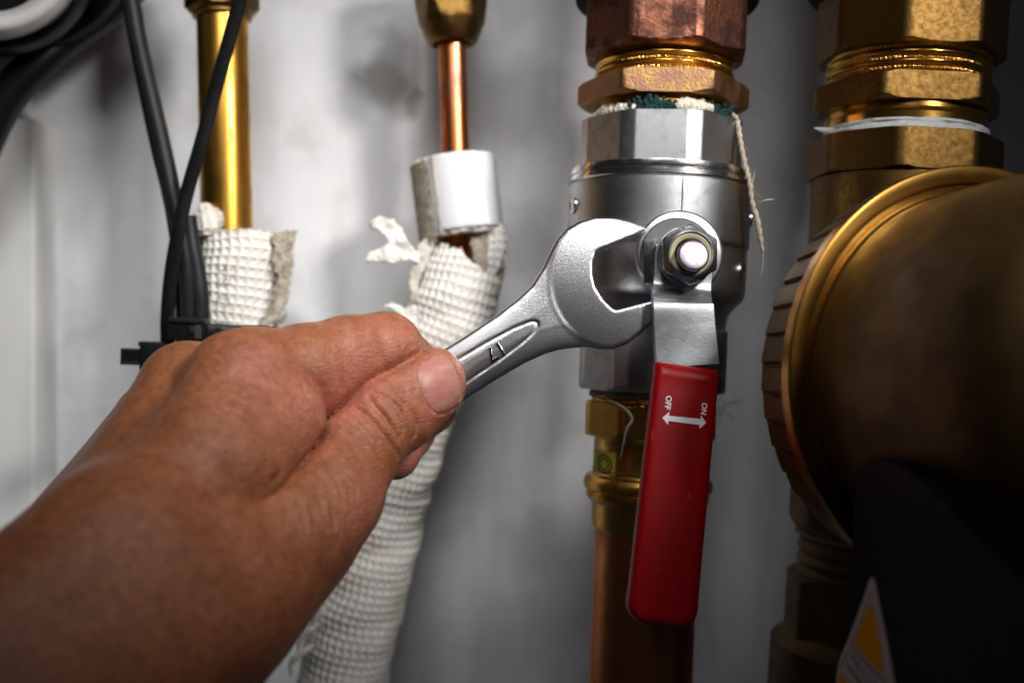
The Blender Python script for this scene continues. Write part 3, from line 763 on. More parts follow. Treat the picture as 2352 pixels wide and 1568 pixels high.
sheet('yellow_corner', [(200, 1420), (236, 1425), (330, 1560), (560, 1850), (560, 2000), (190, 2000)], .16, M['label_yellow'], st)

# ------------------------------------------------------------------ left side: brass pipe, its insulation, cables, ties
AL = Axis(510, 0, 527, 760, 362)
bp = thing('brass_pipe', 'shiny golden pipe with a nut at the top edge, left of the picture', 'pipe', P(512, 200, 362))
turned('pipe', AL, [(-200, 57.5), (0, 57.5), (300, 58), (640, 58.5)], M['brass_pipe'], bp, 96)
turned('compression_nut', AL, nutprof(-140, 38, 84, 86, 64, 10, 22), M['brass_cast'], bp, 192, 6, 87, 84, rot=10)
turned('nut_rim', AL, [(22, 57), (36, 66), (42, 67), (45, 63), (45, 56)], M['brass_cast'], bp, 96)
V, Fc = tube([AL.ring(y, np.array([AL.mm(58.6)]), np.array([t]))[0] for y, t in ((302, .42), (315, .50), (330, .47), (345, .40))], [.12, .35, .3, .1], 24, 6, flat=.3)
obj('scratch', V, Fc, M['brass_dark'], bp)

def waffle(pu_, pv_, amp, r):
    """woven honeycomb: raised threads round square pits; pitches in mm"""
    nu = round(2 * math.pi * r / pu_)
    def f(s, a):
        a = a + .022 * np.sin(s * .55 + 1.3 * np.sin(s * .21)) ; s = s + .22 * np.sin(a * 3 + s * .09) + .12 * np.sin(a * 7 + s * .2)
        x = np.abs(np.cos(a * nu / 2)); y = np.abs(np.cos(s * math.pi / pv_)) + 0 * a
        e = np.maximum(1.12 * x ** 5, y ** 6) * (.85 + .15 * np.sin(s * .31 + 2 * np.sin(a * 2)) * np.cos(a * 3 + s * .17))
        j = np.sin(np.floor(a * nu / 2 / math.pi + .5) * 12.9898 + np.floor(s / pv_ + .5) * 78.233) * .12
        return amp * (e - .55 + j * x * y)
    return f, nu
ins1 = thing('pipe_insulation', 'short torn stub of white waffle cloth insulation on the brass pipe', 'insulation', P(560, 640, 362))
f1, nu1 = waffle(3.0, 3.15, .75, 17.0)
AI = Axis(556, 530, 548, 790, 362)
def stubdisp(s, a):
    # a=0 faces the camera: open the seam on the right side
    return f1(s, a) + .9 * np.sin(a * 2 + .6) + .5 * np.sin(a * 3 + s * .12)
V, Fc = tube([C(x, y, 362) for x, y in ((563, 536), (561, 600), (553, 680), (545, 750), (541, 800))], [17.6, 17.5, 16.4, 15.2, 14.4], 120, nu1 * 8, disp=stubdisp, caps=False)
V = V.copy()
n_ = nu1 * 8; Vg = V.reshape(120, n_, 3)
aa = np.linspace(0, 2 * np.pi, n_, endpoint=False)
for j in range(n_):
    Vg[:, j, 1] += (-1.5 * math.sin(aa[j] * 1 + .3) + 1.0 * math.sin(aa[j] * 3)) * np.clip(1 - np.arange(120) / 35, 0, 1)
obj('cloth_sleeve', Vg.reshape(-1, 3), grid_faces(120, n_), M['cloth'], ins1, angle=None)
V, Fc = tube([C(x, y, 363) for x, y in ((565, 541), (561, 600), (553, 680), (545, 750), (541, 800))], [16.2, 16.3, 15.2, 14, 13], 40, 60, disp=lambda s, a: .5 * np.sin(a * 5 + s), caps=False)
obj('felt_lining', V, Fc, M['felt'], ins1, angle=None)
def ragged(name, pts, thick, d, mt, parent, seed, curl=1.2, n=46):
    """torn flap: irregular outline in picture units, own depth and thickness, crumpled"""
    pl = Plane(C(pts[0][0], pts[0][1], d), (1, 0, .12), (0, .05, -1))
    q = np.array([pl.uv(*p) for p in pts]); r_ = np.random.default_rng(seed)
    out = []
    for i in range(len(q)):
        a, b = q[i], q[(i + 1) % len(q)]; m = max(2, int(np.linalg.norm(b - a) / .7))
        nrm = np.array((-(b - a)[1], (b - a)[0])) / max(1e-6, np.linalg.norm(b - a))
        for k in range(m): out.append(a + (b - a) * k / m + nrm * r_.normal(0, .22))
    q2 = np.array(out)
    def f(p):
        u, v, n_ = pl.loc(p)
        c = np.array([curl * mnoise.noise(Vector((a * .22 + seed, b * .22, 0))) + .35 * mnoise.noise(Vector((a * .8, b * .8, seed))) for a, b in zip(u, v)])
        return smax(poly2d(np.stack([u, v], 1), q2), np.abs(n_ - c) - thick / 2, .4)
    P3 = np.array([pl.at(a, b, w_) for a, b in q2 for w_ in (-2.2, 2.2)])
    V, Q = sdf_mesh(f, P3.min(0) - .8, P3.max(0) + .8, .42, steps=1)
    return obj(name, V, Q, mt, parent, angle=None)
ragged('torn_edge', [(618, 545), (640, 532), (682, 528), (676, 560), (668, 575), (672, 600), (664, 640), (658, 690), (640, 735), (610, 752), (596, 750), (628, 690), (640, 640), (632, 620), (622, 590), (634, 566)], 1.3, 347.5, M['felt'], ins1, 11, 1.0)
ragged('torn_edge', [(632, 742), (645, 726), (664, 718), (656, 732), (640, 750)], .9, 352, M['felt'], ins1, 12, .6)
V, Fc = tube([C(x, y, d) for x, y, d in ((476, 535, 350), (474, 505, 349), (470, 478, 353))], [3.9, 4.3, 2.4], 60, 72, disp=waffle(2.4, 2.4, .7, 4.2)[0], ref=(0, 0, -1))
obj('cloth_tuft', V, Fc, M['cloth'], ins1, angle=None)
V, Fc = tube([C(x, y, 349) for x, y in ((497, 526), (502, 510), (500, 492), (490, 480))], [1.4, 1.9, 1.6, .7], 30, 14, disp=lambda s, a: .3 * np.sin(s * 4) * np.sin(a * 3))
obj('torn_edge', V, Fc, M['felt_light'], ins1, angle=None)
# faint printed letters running up the stub
for ch, y in (('E', 640), ('B', 668), ('O', 712), ('L', 755)):
    V0, Fc = text_mesh(ch, 1.0, 0, -.02); k = 6.4
    c = C(548 + (700 - y) * .06, y - 16, 362); R_ = 17.0
    V = []
    for v in V0:
        X = -v[1] * k; Y = v[0] * k
        t = X / R_; V.append((c[0] + (R_ + 1.05) * math.sin(t), c[1] + Y, 362 - (R_ + 1.05) * math.cos(t)))
    obj('printed_letter', V, Fc, M['ink_blue'], ins1, angle=None)

c1 = tag(obj('power_cable', *tube([C(*q) for q in ((285, -60, 345), (304, 10, 345), (318, 90, 344), (345, 210, 342), (375, 340, 340), (402, 470, 338), (424, 580, 338), (433, 660, 339), (437, 750, 341), (438, 820, 344))], 2.75, 90, 20), M['cable_grey']), 'dark grey round cable slanting down from the top edge, nearest the brass pipe', 'cable', 'grey cables along the brass pipe')
c2 = tag(obj('power_cable', *tube([C(*q) for q in ((272, -60, 350), (296, 10, 350), (312, 100, 349), (338, 230, 347), (364, 350, 345), (384, 430, 344), (398, 500, 343), (411, 590, 343), (417, 660, 343), (420, 750, 344), (421, 820, 346))], 2.3, 90, 20), M['cable_grey']), 'dark grey cable on the outer left of the pair, peeping out behind the other cable', 'cable', 'grey cables along the brass pipe')
c3 = tag(obj('power_cable', *tube([C(*q) for q in ((432, 500, 341), (440, 560, 340), (452, 620, 340), (460, 690, 340), (461, 760, 341), (461, 820, 344))], 2.9, 60, 20), M['cable_grey']), 'dark grey cable lying against the white insulation stub', 'cable', 'grey cables along the brass pipe')
V, Fc = tube([C(*q) for q in ((572, -70, 322), (551, 0, 324), (527, 90, 326), (494, 210, 328), (462, 330, 329), (430, 440, 330), (408, 540, 330), (394, 620, 331), (386, 700, 332), (384, 770, 334), (386, 830, 338))], 2.3, 120, 24, flat=.5)
tag(obj('cable_strap', V, Fc, M['black_plastic']), 'glossy black flat strap crossing in front of the brass pipe', 'strap')
ct = thing('cable_tie', 'black cable tie with a slotted head wrapped round the white stub', 'cable tie', P(480, 765, 330))
def pxbox(name, x0, y0, x1, y1, d, thick, mt, parent, bev=.5, rot=0.0):
    a = C(x0, y0, d); b = C(x1, y1, d); c = (a + b) / 2 + np.array((0, 0, thick / 2))
    cr, sr = math.cos(rot), math.sin(rot)
    V, Fc = box(c, (cr, sr, 0), (-sr, cr, 0), (0, 0, 1), abs(b[0] - a[0]) / 2, abs(a[1] - b[1]) / 2, thick / 2, bev)
    return obj(name, V, Fc, mt, parent)
hd = pxbox('head', 384, 731, 470, 784, 327, 7, M['black_plastic'], ct, .9, -.04)
pxbox('head_rim', 386, 729, 466, 742, 326, 5, M['cable_grey'], ct, .7, -.05)
pxbox('slot', 446, 745, 462, 778, 326.8, 1.5, M['ink'], ct, .2)
pxbox('pawl', 431, 748, 445, 768, 326.2, 2, M['cable_grey'], ct, .8)
V, Fc = tube([C(*q) for q in ((462, 760, 330), (500, 764, 333), (560, 767, 338), (610, 766, 345), (636, 762, 356))], 2.9, 60, 20, flat=.3)
obj('band', V, Fc, M['black_plastic'], ct)
tt_ = np.linspace(0, 2 * np.pi, 30); V, Fc = tube([C(504 + 12 * math.cos(a), 764 + 11 * math.sin(a), 331.6) for a in tt_], .22, 60, 6)
obj('embossed_ring', V, Fc, M['cable_grey'], ct)
ct2 = thing('cable_tie', 'black cable tie end with a square head and stubby cut tail above the knuckle', 'cable tie', P(345, 820, 330))
pxbox('head', 318, 789, 378, 852, 326, 6, M['black_plastic'], ct2, 1.2, -.03)
pxbox('head_rim', 316, 784, 372, 797, 326.5, 5, M['cable_grey'], ct2, .8, -.03)
pxbox('tail', 276, 800, 326, 838, 327, 1.6, M['black_plastic'], ct2, .3, -.03)
pxbox('tail_rib', 280, 801, 322, 808, 326.6, .9, M['cable_grey'], ct2, .25, -.03)
pxbox('tail_rib', 279, 829, 322, 837, 326.6, .9, M['cable_grey'], ct2, .25, -.03)
# ------------------------------------------------------------------ thin copper pipe with its insulation
AC = Axis(1036, 0, 1052, 560, 372)
s1 = thing('copper_pipe', 'thin copper pipe hanging from a brass flare nut at the top centre', 'pipe', P(1040, 200, 372))
turned('pipe', AC, [(40, 33), (100, 33), (300, 32.5), (700, 32)], M['copper'], s1, 64)
turned('flare_nut', AC, [(-160, 70), (-158, 83), (10, 83)] + [(10 + 4 * i, 83 - .6 * i) for i in range(1, 10)] + [(54, 77), (60, 74), (84, 64), (98, 57), (103, 52), (104, 47), (100, 44), (88, 42), (70, 40)], M['brass_cast'], s1, 192, 6, 86, 84, rot=0)
cl = thing('pipe_collar', 'glossy white plastic band with grey felt edge round the thin copper pipe', 'collar', P(1050, 450, 372))
AK = Axis(1040, 360, 1062, 540, 370)
turned('band', AK, [(371, 90), (369, 92), (368, 94), (370, 95.5), (374, 96), (440, 96.5), (526, 97), (531, 96.5), (533, 95), (532, 92)], M['white_plastic'], cl, 120, caps=False, wob=lambda y, t: .5 * np.sin(2 * t + .6) - 1.6 * np.exp(-((t - 5.1) / .5) ** 2) + .55 * np.exp(-((t - .62 - (y - 440) * .0011) / .07) ** 2) - .35 * np.exp(-((t - .30 + (y - 400) * .0016) / .09) ** 2) + .2 * np.sin(5 * t + y * .04))
V = []
for y in np.linspace(372, 552, 60):
    t = np.linspace(-1.95, -.62 + .05 * math.sin(y * .05), 40)
    V.append(AK.ring(y + 4, AK.mm(98) + .25 * np.sin(t * 40 + y * .3) + .2 + .15 * np.sin(y * .9), t))
obj('felt_edge', np.vstack(V), grid_faces(60, 40, False), M['felt'], cl, angle=None)
turned('felt_lining', AK, [(374, 86), (366, 88), (371, 92), (528, 92), (541, 90), (545, 84), (538, 78)], M['felt_light'], cl, 160, caps=False, wob=lambda y, t: .5 * np.sin(9 * t + y * .2) + .3 * np.sin(23 * t))

il = thing('pipe_insulation', 'long bending hose of white waffle cloth insulation behind the hand', 'insulation', P(950, 900, 380))
f2, nu2 = waffle(2.6, 3.1, .85, 15.5)
hose = [(1075, 560, 371, 13.6), (1066, 610, 371, 14.8), (1052, 665, 371, 15.4), (1030, 730, 372, 15.6), (1003, 800, 373, 15.5), (975, 880, 374, 15.2), (946, 960, 376, 14.6), (918, 1050, 378, 14.4), (893, 1140, 380, 14.6), (868, 1240, 382, 15.4), (840, 1340, 384, 16.2), (812, 1440, 386, 16.8), (790, 1540, 388, 17.0), (770, 1660, 390, 17.0), (752, 1800, 392, 17)]
def hosed(s, a): return f2(s + .35 * np.sin(a + .5), a) + .55 * np.sin(s * .13 + 1.2 * np.sin(a)) * np.cos(a * 2 + s * .07) + .3 * np.sin(s * .42 + a * 3) + .35 * np.sin(a * 2 + s * .05) + .4 * np.exp(-((s - 96) / 2.0) ** 2)
hp = [C(x, y, d) for x, y, d, r in hose]; hr = [h[3] for h in hose]
V, Fc = tube(hp, hr, 460, nu2 * 7, disp=hosed, caps=False)
n_ = nu2 * 7; Vg = V.reshape(460, n_, 3); aa = np.linspace(0, 2 * np.pi, n_, endpoint=False)
# torn top: front right is ripped away, so pull those rows down the hose
Vg0 = Vg.copy()
for j in range(n_):
    a = (aa[j] + math.pi) % (2 * math.pi) - math.pi        # 0 = camera
    x = Vg[10, j, 0] - hp[0][0]
    cut = float(np.interp(x, [-15, -11, 0, 5, 9, 15], [0, 2, 4.5, 7.5, 8.5, 2])) * (1 if math.cos(a) > 0 else .2) + .5 * math.sin(a * 5) + .5 * math.sin(a * 13) + .3 * math.sin(a * 29)
    cut = max(cut, 0)
    rows = np.clip(np.arange(460.0), cut * 2.3, None)
    lo_ = np.floor(rows).astype(int); fr = (rows - lo_)[:, None]; hi_ = np.minimum(lo_ + 1, 459)
    Vg[:, j] = Vg0[lo_, j] * (1 - fr) + Vg0[hi_, j] * fr
obj('cloth_sleeve', Vg.reshape(-1, 3), grid_faces(460, n_), M['cloth'], il, angle=None)
V, Fc = tube([p + np.array((0, 0, .6)) for p in hp], [r - 1.3 for r in hr], 120, 60, caps=False, disp=lambda s, a: .35 * np.sin(a * 7 + s * .8))
obj('felt_lining', V[18 * 60:], grid_faces(102, 60), M['felt'], il, angle=None)
ragged('torn_flap', [(846, 512), (872, 498), (905, 506), (922, 520), (932, 548), (950, 570), (966, 590), (960, 606), (940, 596), (934, 600), (916, 600), (905, 606), (880, 602), (842, 602), (846, 580), (872, 572), (892, 560), (884, 540), (866, 528), (852, 530)], 1.2, 360, M['cloth'], il, 21, 1.8)
ragged('torn_flap', [(880, 706), (900, 694), (930, 706), (950, 700), (962, 720), (955, 745), (930, 735), (905, 712)], 1.2, 361, M['cloth'], il, 22, 1.2)
ragged('torn_flap', [(940, 640), (962, 560), (982, 545), (1000, 560), (985, 600), (960, 650), (958, 690), (944, 700)], 1.0, 360, M['felt_light'], il, 23, .8)
V, Fc = tube([C(x, y, d) for x, y, d in ((1138, 520, 366), (1140, 560, 365), (1136, 600, 364), (1128, 632, 363))], [3.6, 3.8, 3.4, 1.6], 60, 60, disp=waffle(2.4, 3.0, .8, 3.6)[0])
obj('cloth_strip', V, Fc, M['cloth'], il, angle=None)
ragged('felt_strip', [(1086, 512), (1120, 506), (1124, 560), (1118, 620), (1100, 636), (1090, 600), (1082, 560)], 1.4, 363, M['felt'], il, 24, .8)
for i, (y0, x0, x1, d) in enumerate(((1450, 690, 735, 366), (1500, 672, 720, 367), (1412, 722, 748, 366))):
    V, Fc = tube([C(x1, y0 - 20, d), C((x0 + x1) / 2, y0 - 4, d - 1), C(x0, y0 + 18, d), C(x0 - 4, y0 + 50, d + 1)], [.5, 1.1, 1.3, .5], 40, 10, disp=lambda s, a: .3 * np.sin(s * 3) * np.sin(a * 2))
    obj('frayed_seam', V, Fc, M['felt_light'], il, angle=None)

# ------------------------------------------------------------------ top-left corner
tk = thing('trunking', 'pale grey flat box against the wall at the far left edge', 'trunking', P(-20, 800, 412))
V = []
x1_, d0, d1 = 78, 404, 424
a = C(-420, 283, d0); b = C(x1_, 268, d0)
V, Fc = box(np.array((C(-160, 0, d0)[0], C(0, 1060, d0)[1], (d0 + d1) / 2)), (1, 0, 0), (0, 1, 0), (0, 0, 1), C(x1_, 0, d0)[0] - C(-160, 0, d0)[0], C(0, 270, d0)[1] - C(0, 1060, d0)[1], 10, 2.2)
obj('cover', V, Fc, M['trunking'], tk)
V, Fc = box(np.array((C(-150, 0, 415)[0], C(0, 130, 415)[1], 419)), (1, 0, 0), (0, 1, 0), (0, 0, 1), C(56, 0, 415)[0] - C(-150, 0, 415)[0], C(0, 0, 415)[1] - C(0, 135, 415)[1], 5, .8)
obj('backing', V, Fc, M['trunking'], tk)
def ringxy(cx, cy, prof, n=96):
    V = []
    for d, rp in prof:
        c = C(cx, cy, d); r = rp * 1.14 * d / F
        for k in range(n):
            a_ = 2 * math.pi * k / n; V.append((c[0] + r * math.cos(a_), c[1] + r * math.sin(a_) * .88, d))
    return V, grid_faces(len(prof), n)
gz = thing('gauge', 'out-of-focus white ring with black rubber rim cut off by the top left corner', 'gauge', P(10, -60, 355))
obj('white_ring', *ringxy(-10, -75, [(352, 100), (345, 106), (341, 116), (339, 132), (341, 150), (346, 165), (354, 172)]), M['white_ring'], gz, angle=None)
obj('dark_face', *ringxy(-10, -75, [(350, 104), (352, 60), (352, 1)]), M['black_matte'], gz)
obj('rubber_rim', *ringxy(-6, -70, [(356, 170), (350, 172), (349, 182), (352, 196), (360, 202), (372, 205)]), M['black_plastic'], gz)
obj('red_seal', *ringxy(-4, -70, [(352.5, 178), (351, 184), (352, 190), (356, 191)]), M['dark_red'], gz)
obj('case', *ringxy(40, -110, [(365, 190), (362, 222), (368, 236), (385, 240), (402, 240), (402, 10)]), M['black_matte'], gz, angle=40)
tag(obj('hose', *tube([C(*q) for q in ((330, -60, 380), (250, 20, 378), (165, 80, 374), (95, 140, 370), (35, 200, 368), (-10, 270, 368), (-60, 380, 370))], 6.4, 80, 28), M['black_plastic']), 'thick black hose curving out of the top left corner', 'hose')
# ------------------------------------------------------------------ open-ended spanner
WP = Plane(C(1400, 640, 287.2), C(1400 + 300, 640 - 180, 287.8) - C(1400, 640, 287.2), (0.0, 0.0, -1.0))
# tilt so the shaft comes slightly towards the hand
wu = unit(C(1050, 862, 284.5) - C(1400, 650, 287.4)); wn = unit(np.array((0.0, .085, -1.0)))
WP = Plane(C(1400, 650, 287.4), -wu, wn)
out_px = [(560, 1078), (800, 934), (1023.7, 800), (1061.8, 776.5), (1138, 726), (1184.9, 690.5), (1220, 657.5), (1243.5, 621.3), (1259.6, 586.2), (1275.7, 553.9), (1299, 527.6), (1328.5, 510), (1363.6, 502.7), (1407.6, 503.5), (1442.7, 511.4), (1477.9, 524.6), (1481, 529), (1469, 537.8), (1454.5, 546.6), (1378.3, 578.8), (1368, 584.7), (1360.7, 606.7), (1360.7, 636), (1366.5, 662.4), (1384, 690.2), (1404.6, 710.7), (1413.4, 713.6), (1431, 709.2), (1492.5, 693.1), (1545, 676), (1556, 680), (1550, 698), (1525, 723), (1494, 745.9), (1472, 764.9), (1442.7, 788.4), (1407.6, 801.5), (1369.5, 802), (1340, 797), (1310.9, 800), (1281.6, 804), (1246.4, 815), (1202.4, 835.2), (1138, 873.3), (1076.5, 914.4), (1044, 935), (820, 1072), (570, 1222), (535, 1200), (528, 1110)]
o2 = np.array([WP.uv(*q) for q in out_px])
hc = WP.uv(1421, 648); hr_ = np.linalg.norm(WP.uv(1262, 640) - hc)
pan_px = [(560, 1123), (1059, 823.5), (1118, 788.5), (1179, 756), (1205, 745), (1223, 739.4), (1233, 742), (1234.7, 749), (1228.8, 762), (1200, 788), (1149.7, 826.4), (1110, 853), (1070.6, 879.2), (560, 1184)]
p2 = np.array([WP.uv(*q) for q in pan_px])
def spanner_f(p):
    u, v, n = WP.loc(p); q = np.stack([u, v], 1)
    d2 = poly2d(q, o2)
    rh = np.linalg.norm(q - hc, axis=1) - hr_
    k = np.clip(.5 - rh / 2.2, 0, 1); k = k * k * (3 - 2 * k)              # 1 in the head, 0 on the shaft
    kn = np.clip(1 - rh / 26, 0, 1) * (1 - k)
    bulge = 1.6 * np.clip(-d2 / 6.5, 0, 1) ** .5                            # crowned I-section of the shaft
    Hs = 1.5 + bulge - .55 * kn * np.clip(-d2 / 6, 0, 1)
    H = Hs * (1 - k) + (3.75 - 1.35 * np.clip(rh / hr_ + 1, 0, 1.2) ** 2) * k
    dp = poly2d(q, p2)
    H = H - np.where(n > 0, .30 * np.exp(-(dp / .34) ** 2) + .12 * np.clip(-dp / .4, 0, 1), 0)
    fil = 1.0
    return smax(d2, np.abs(n) - H, fil)
cs_ = np.array([WP.at(a, b, n) for a, b in o2 for n in (-4.5, 4.5)])
V, Q = sdf_mesh(spanner_f, cs_.min(0) - 1.5, cs_.max(0) + 1.5, .42)
sp = thing('spanner', 'chromed open-ended spanner stamped 17 held in the hand with its jaws at the valve stem', 'spanner', c2w(C(1300, 720, 287))[0])
obj('spanner_body', V, Q, M['chrome'], sp, angle=None)
V0, Fc = text_mesh('17', 1.0, .05, .0, .02)
c = WP.uv(1139, 808); ex = unit(WP.uv(1139 - 85.7, 808 + 53) - c); ey = np.array((-ex[1], ex[0]))
if ey @ (WP.uv(1139 + 20, 808 + 34) - c) < 0: ey = -ey
pts = np.array([WP.at(*(c + ex * v[0] * 6.0 + ey * v[1] * 5.6), 2.6) for v in V0])
base_ = onto(spanner_f, pts, -WP.n, 0.0, 14)
zz = V0[:, 2] - V0[:, 2].min(); zz = zz / max(zz.max(), 1e-6)
obj('size_number', base_ + WP.n[None] * (-.1 + .5 * zz)[:, None], Fc, M['chrome_smooth'], sp, angle=30)

# ------------------------------------------------------------------ hand and forearm
def S(*q): return C(*q)
def gmin(a, b, k, g, w_):
    return smin(a, b, k) + g * np.exp(-((a - b) / w_) ** 2) * np.exp(-(np.minimum(a, b) / 3) ** 2)
def chain(p, pts, k=3.0):
    d = None
    for (a, ra), (b, rb) in zip(pts[:-1], pts[1:]):
        c = cone(p, a, b, ra, rb); d = c if d is None else smin(d, c, k)
    return d
TH = [(S(600, 1300, 232), 15.5), (S(757, 1135, 251), 11.9), (S(815, 1040, 259), 11.2), (S(884, 950, 265.5), 10.9), (S(950, 897, 270), 9.8), (S(993, 872, 272.2), 8.7)]
IX = [(S(560, 886, 249), 12.0), (S(700, 846, 258), 10.9), (S(800, 815, 265), 9.9), (S(884, 803, 271), 9.6), (S(975, 872, 296), 8.4), (S(985, 935, 304), 7.6), (S(930, 985, 300), 7)]
MD = [(S(432, 896, 262), 12.4), (S(820, 880, 296), 9.5), (S(930, 985, 307), 8.6), (S(905, 1041, 296), 7.6)]
RG = [(S(356, 968, 274), 10.2), (S(690, 990, 306), 9), (S(830, 1090, 308), 8.2), (S(805, 1150, 296), 7.4)]
PK = [(S(288, 1045, 282), 9.0), (S(560, 1120, 303), 8), (S(690, 1215, 300), 7), (S(670, 1265, 288), 6.4)]
def hand_f(p):
    # forearm and wrist: a broad flattened column
    arm = None
    ax1, ax2 = S(330, 1340, 216), S(-220, 1900, 176)
    perp = unit(np.array((.7, -.7, -.1)))            # across the arm, towards lower right
    for off, r1, r2 in ((-11.5, 16.0, 17.0), (0, 18.5, 21), (11.5, 15.5, 17.5)):
        c = cone(p, ax1 + perp * off, ax2 + perp * off * 1.25, r1, r2)
        arm = c if arm is None else smin(arm, c, 10)
    mc = None
    for a, ra, b, rb in ((S(560, 886, 249), 12.3, S(330, 1285, 219), 16.5), (S(432, 896, 262), 12.3, S(250, 1270, 226), 16), (S(356, 968, 274), 10.6, S(196, 1265, 233), 15), (S(290, 1045, 281), 9.4, S(170, 1290, 238), 14.5)):
        c = cone(p, a, b, ra, rb); mc = c if mc is None else smin(mc, c, 6)
    d = smin(arm, mc, 9)
    # palm fill
    d = smin(d, cone(p, S(520, 1040, 262), S(390, 1290, 236), 15, 19), 8)
    # first dorsal interosseous bulge, ends in a rounded fold
    fdi = smin(cone(p, S(674, 962, 247.5), S(560, 1060, 236), 7.9, 11.5), cone(p, S(640, 925, 247), S(500, 1050, 233), 9.0, 12), 4)
    fdi = smin(fdi, cone(p, S(655, 1010, 247.5), S(560, 1085, 237), 7.2, 10), 3)
    d = smin(d, fdi, 6)
    ix = chain(p, IX, 2.5)
    ix = smin(ix, cone(p, S(700, 905, 259.5), S(800, 862, 267), 8.6, 8.4), 5)
    ix = smin(ix, cone(p, S(520, 852, 247), S(590, 838, 249.5), 8.2, 8.6), 4)      # knuckle
    tb = np.clip(((p - S(600, 870, 244)) @ unit(S(740, 960, 252) - S(600, 870, 244))) / 8.0, 0, 1)
    d = gmin(d, ix, 5 - 4 * tb, .5 * tb, 1.3)
    # thumb: metacarpal, thenar and the two phalanges
    thm = chain(p, TH[1:], 2.0)
    thm = smin(thm, cone(p, S(757, 1135, 251), S(700, 1195, 245), 11.8, 12.8), 4)
    thm = smin(thm, cone(p, S(935, 960, 268), S(1000, 905, 273.5), 7.5, 6.5), 4)
    thm = smin(thm, cone(p, S(745, 1150, 250.5), S(520, 1345, 228), 11.8, 17.5), 6)
    thm = smin(thm, cone(p, S(690, 1270, 250), S(470, 1450, 224), 11, 17), 8)
    pit = S(650, 1082, 240); t = np.clip(((p - pit) @ unit(S(440, 1330, 224) - pit)) / 26.0, 0, 1)
    d = gmin(d, thm, .7 + 9 * t, 1.0 * (1 - t), 1.5)
    for ch in (MD, RG, PK): d = smin(d, chain(p, ch, 3), 1.5)
    # thumb web behind
    d = smin(d, cone(p, S(600, 1100, 258), S(690, 1080, 268), 9, 6), 4)
    # tendon ridge along the back of the wrist
    d = smax(d, 1.6 - np.linalg.norm(p - S(648, 1084, 241.5), axis=1), 2.5)
    return d
lo = np.array((-170., -175., 150.)); hi = np.array((2., 22., 322.))
V, Q = sdf_mesh(hand_f, lo, hi, .75)
Nrm = grad(hand_f, V); Nrm /= np.linalg.norm(Nrm, axis=1)[:, None]
# creases: polylines seen in the picture, dropped on the skin
def drop(px, py):
    r = unit(((px - 1176) / F, (784 - py) / F, 1.0)); t = 150.0
    for _ in range(60):
        d = hand_f((r * t)[None])[0]; t += d * .9
        if abs(d) < .01: break
    return r * t
def crease_dist(pts):
    q = np.array([drop(*a) for a in pts]); c, L = catmull(q, max(12, int(len(pts) * 10)))
    lo_, hi_ = c.min(0) - 4, c.max(0) + 4
    m = np.where(((V > lo_) & (V < hi_)).all(1))[0]; best = np.full(len(m), 1e9); tt = np.zeros(len(m))
    for i in range(len(c)):
        d = ((V[m] - c[i]) ** 2).sum(1); g = d < best; best[g] = d[g]; tt[g] = i / (len(c) - 1)
    return m, np.sqrt(best), tt
disp = np.zeros(len(V))
def crease(pts, depth, wd, lip=.45):
    m, d, t = crease_dist(pts); e = np.clip(np.sin(np.pi * np.clip(t, .02, .98)), 0, 1) ** .5
    disp[m] += 1.35 * e * depth * (-np.exp(-(d / wd) ** 2) + lip * np.exp(-((d - 2.1 * wd) / (1.1 * wd)) ** 2))
Z = lambda a, b: (275.6 + a * .3516, 698 + b * .3516)
for pts, dp, wd in (
    ([(1530, 680), (1610, 730), (1700, 830), (1780, 930), (1815, 1000)], .75, .55),
    ([(1620, 600), (1660, 660), (1750, 765), (1800, 860), (1822, 905)], .85, .55),
    ([(1640, 585), (1720, 600), (1790, 650), (1840, 730), (1850, 820), (1815, 885)], .5, .5),
    ([(1720, 560), (1830, 620), (1915, 720), (1938, 810), (1905, 890)], .55, .5),
    ([(1480, 730), (1560, 790), (1640, 890), (1700, 980)], .3, .5),
    ([(1400, 800), (1500, 850), (1590, 940), (1650, 1040)], .2, .5),
    ([(1330, 880), (1420, 930), (1500, 1010), (1560, 1110)], .16, .5),
    ([(1240, 960), (1330, 1040), (1390, 1130), (1420, 1220)], .16, .5),
    ([(1290, 1180), (1300, 1270), (1330, 1350)], .28, .6), ([(1330, 1140), (1380, 1230), (1390, 1320)], .2, .6),
    ([(1240, 1230), (1250, 1320), (1290, 1400)], .22, .6), ([(1420, 1160), (1450, 1260), (1440, 1360)], .15, .6),
    ([(1050, 1100), (1010, 1140), (985, 1180)], .35, .9),
    ([(1175, 470), (1200, 540), (1250, 620), (1288, 690), (1306, 760)], .6, .8),
    ([(1870, 300), (1910, 270), (1940, 262)], .3, .5), ([(1350, 330), (1380, 420), (1400, 500)], .12, .8)):
    crease([Z(*q) for q in pts], dp, wd)
# faint long skin folds over the knuckle and the thenar
rr_ = random.Random(5)
for i in range(44):
    x = rr_.uniform(470, 720); y = rr_.uniform(800, 960); a = -.55 + rr_.gauss(0, .2); l = rr_.uniform(18, 45)
    try: crease([(x - l * math.cos(a), y + l * math.sin(a)), (x, y + rr_.uniform(-3, 3)), (x + l * math.cos(a), y - l * math.sin(a))], rr_.uniform(.07, .17), .45)
    except Exception: pass
for i in range(22):
    x = rr_.uniform(660, 830); y = rr_.uniform(1120, 1290); a = -1.35 + rr_.gauss(0, .15); l = rr_.uniform(18, 50)
    crease([(x - l * math.cos(a), y + l * math.sin(a)), (x + rr_.uniform(-4, 4), y), (x + l * math.cos(a), y - l * math.sin(a))], rr_.uniform(.08, .2), .5)
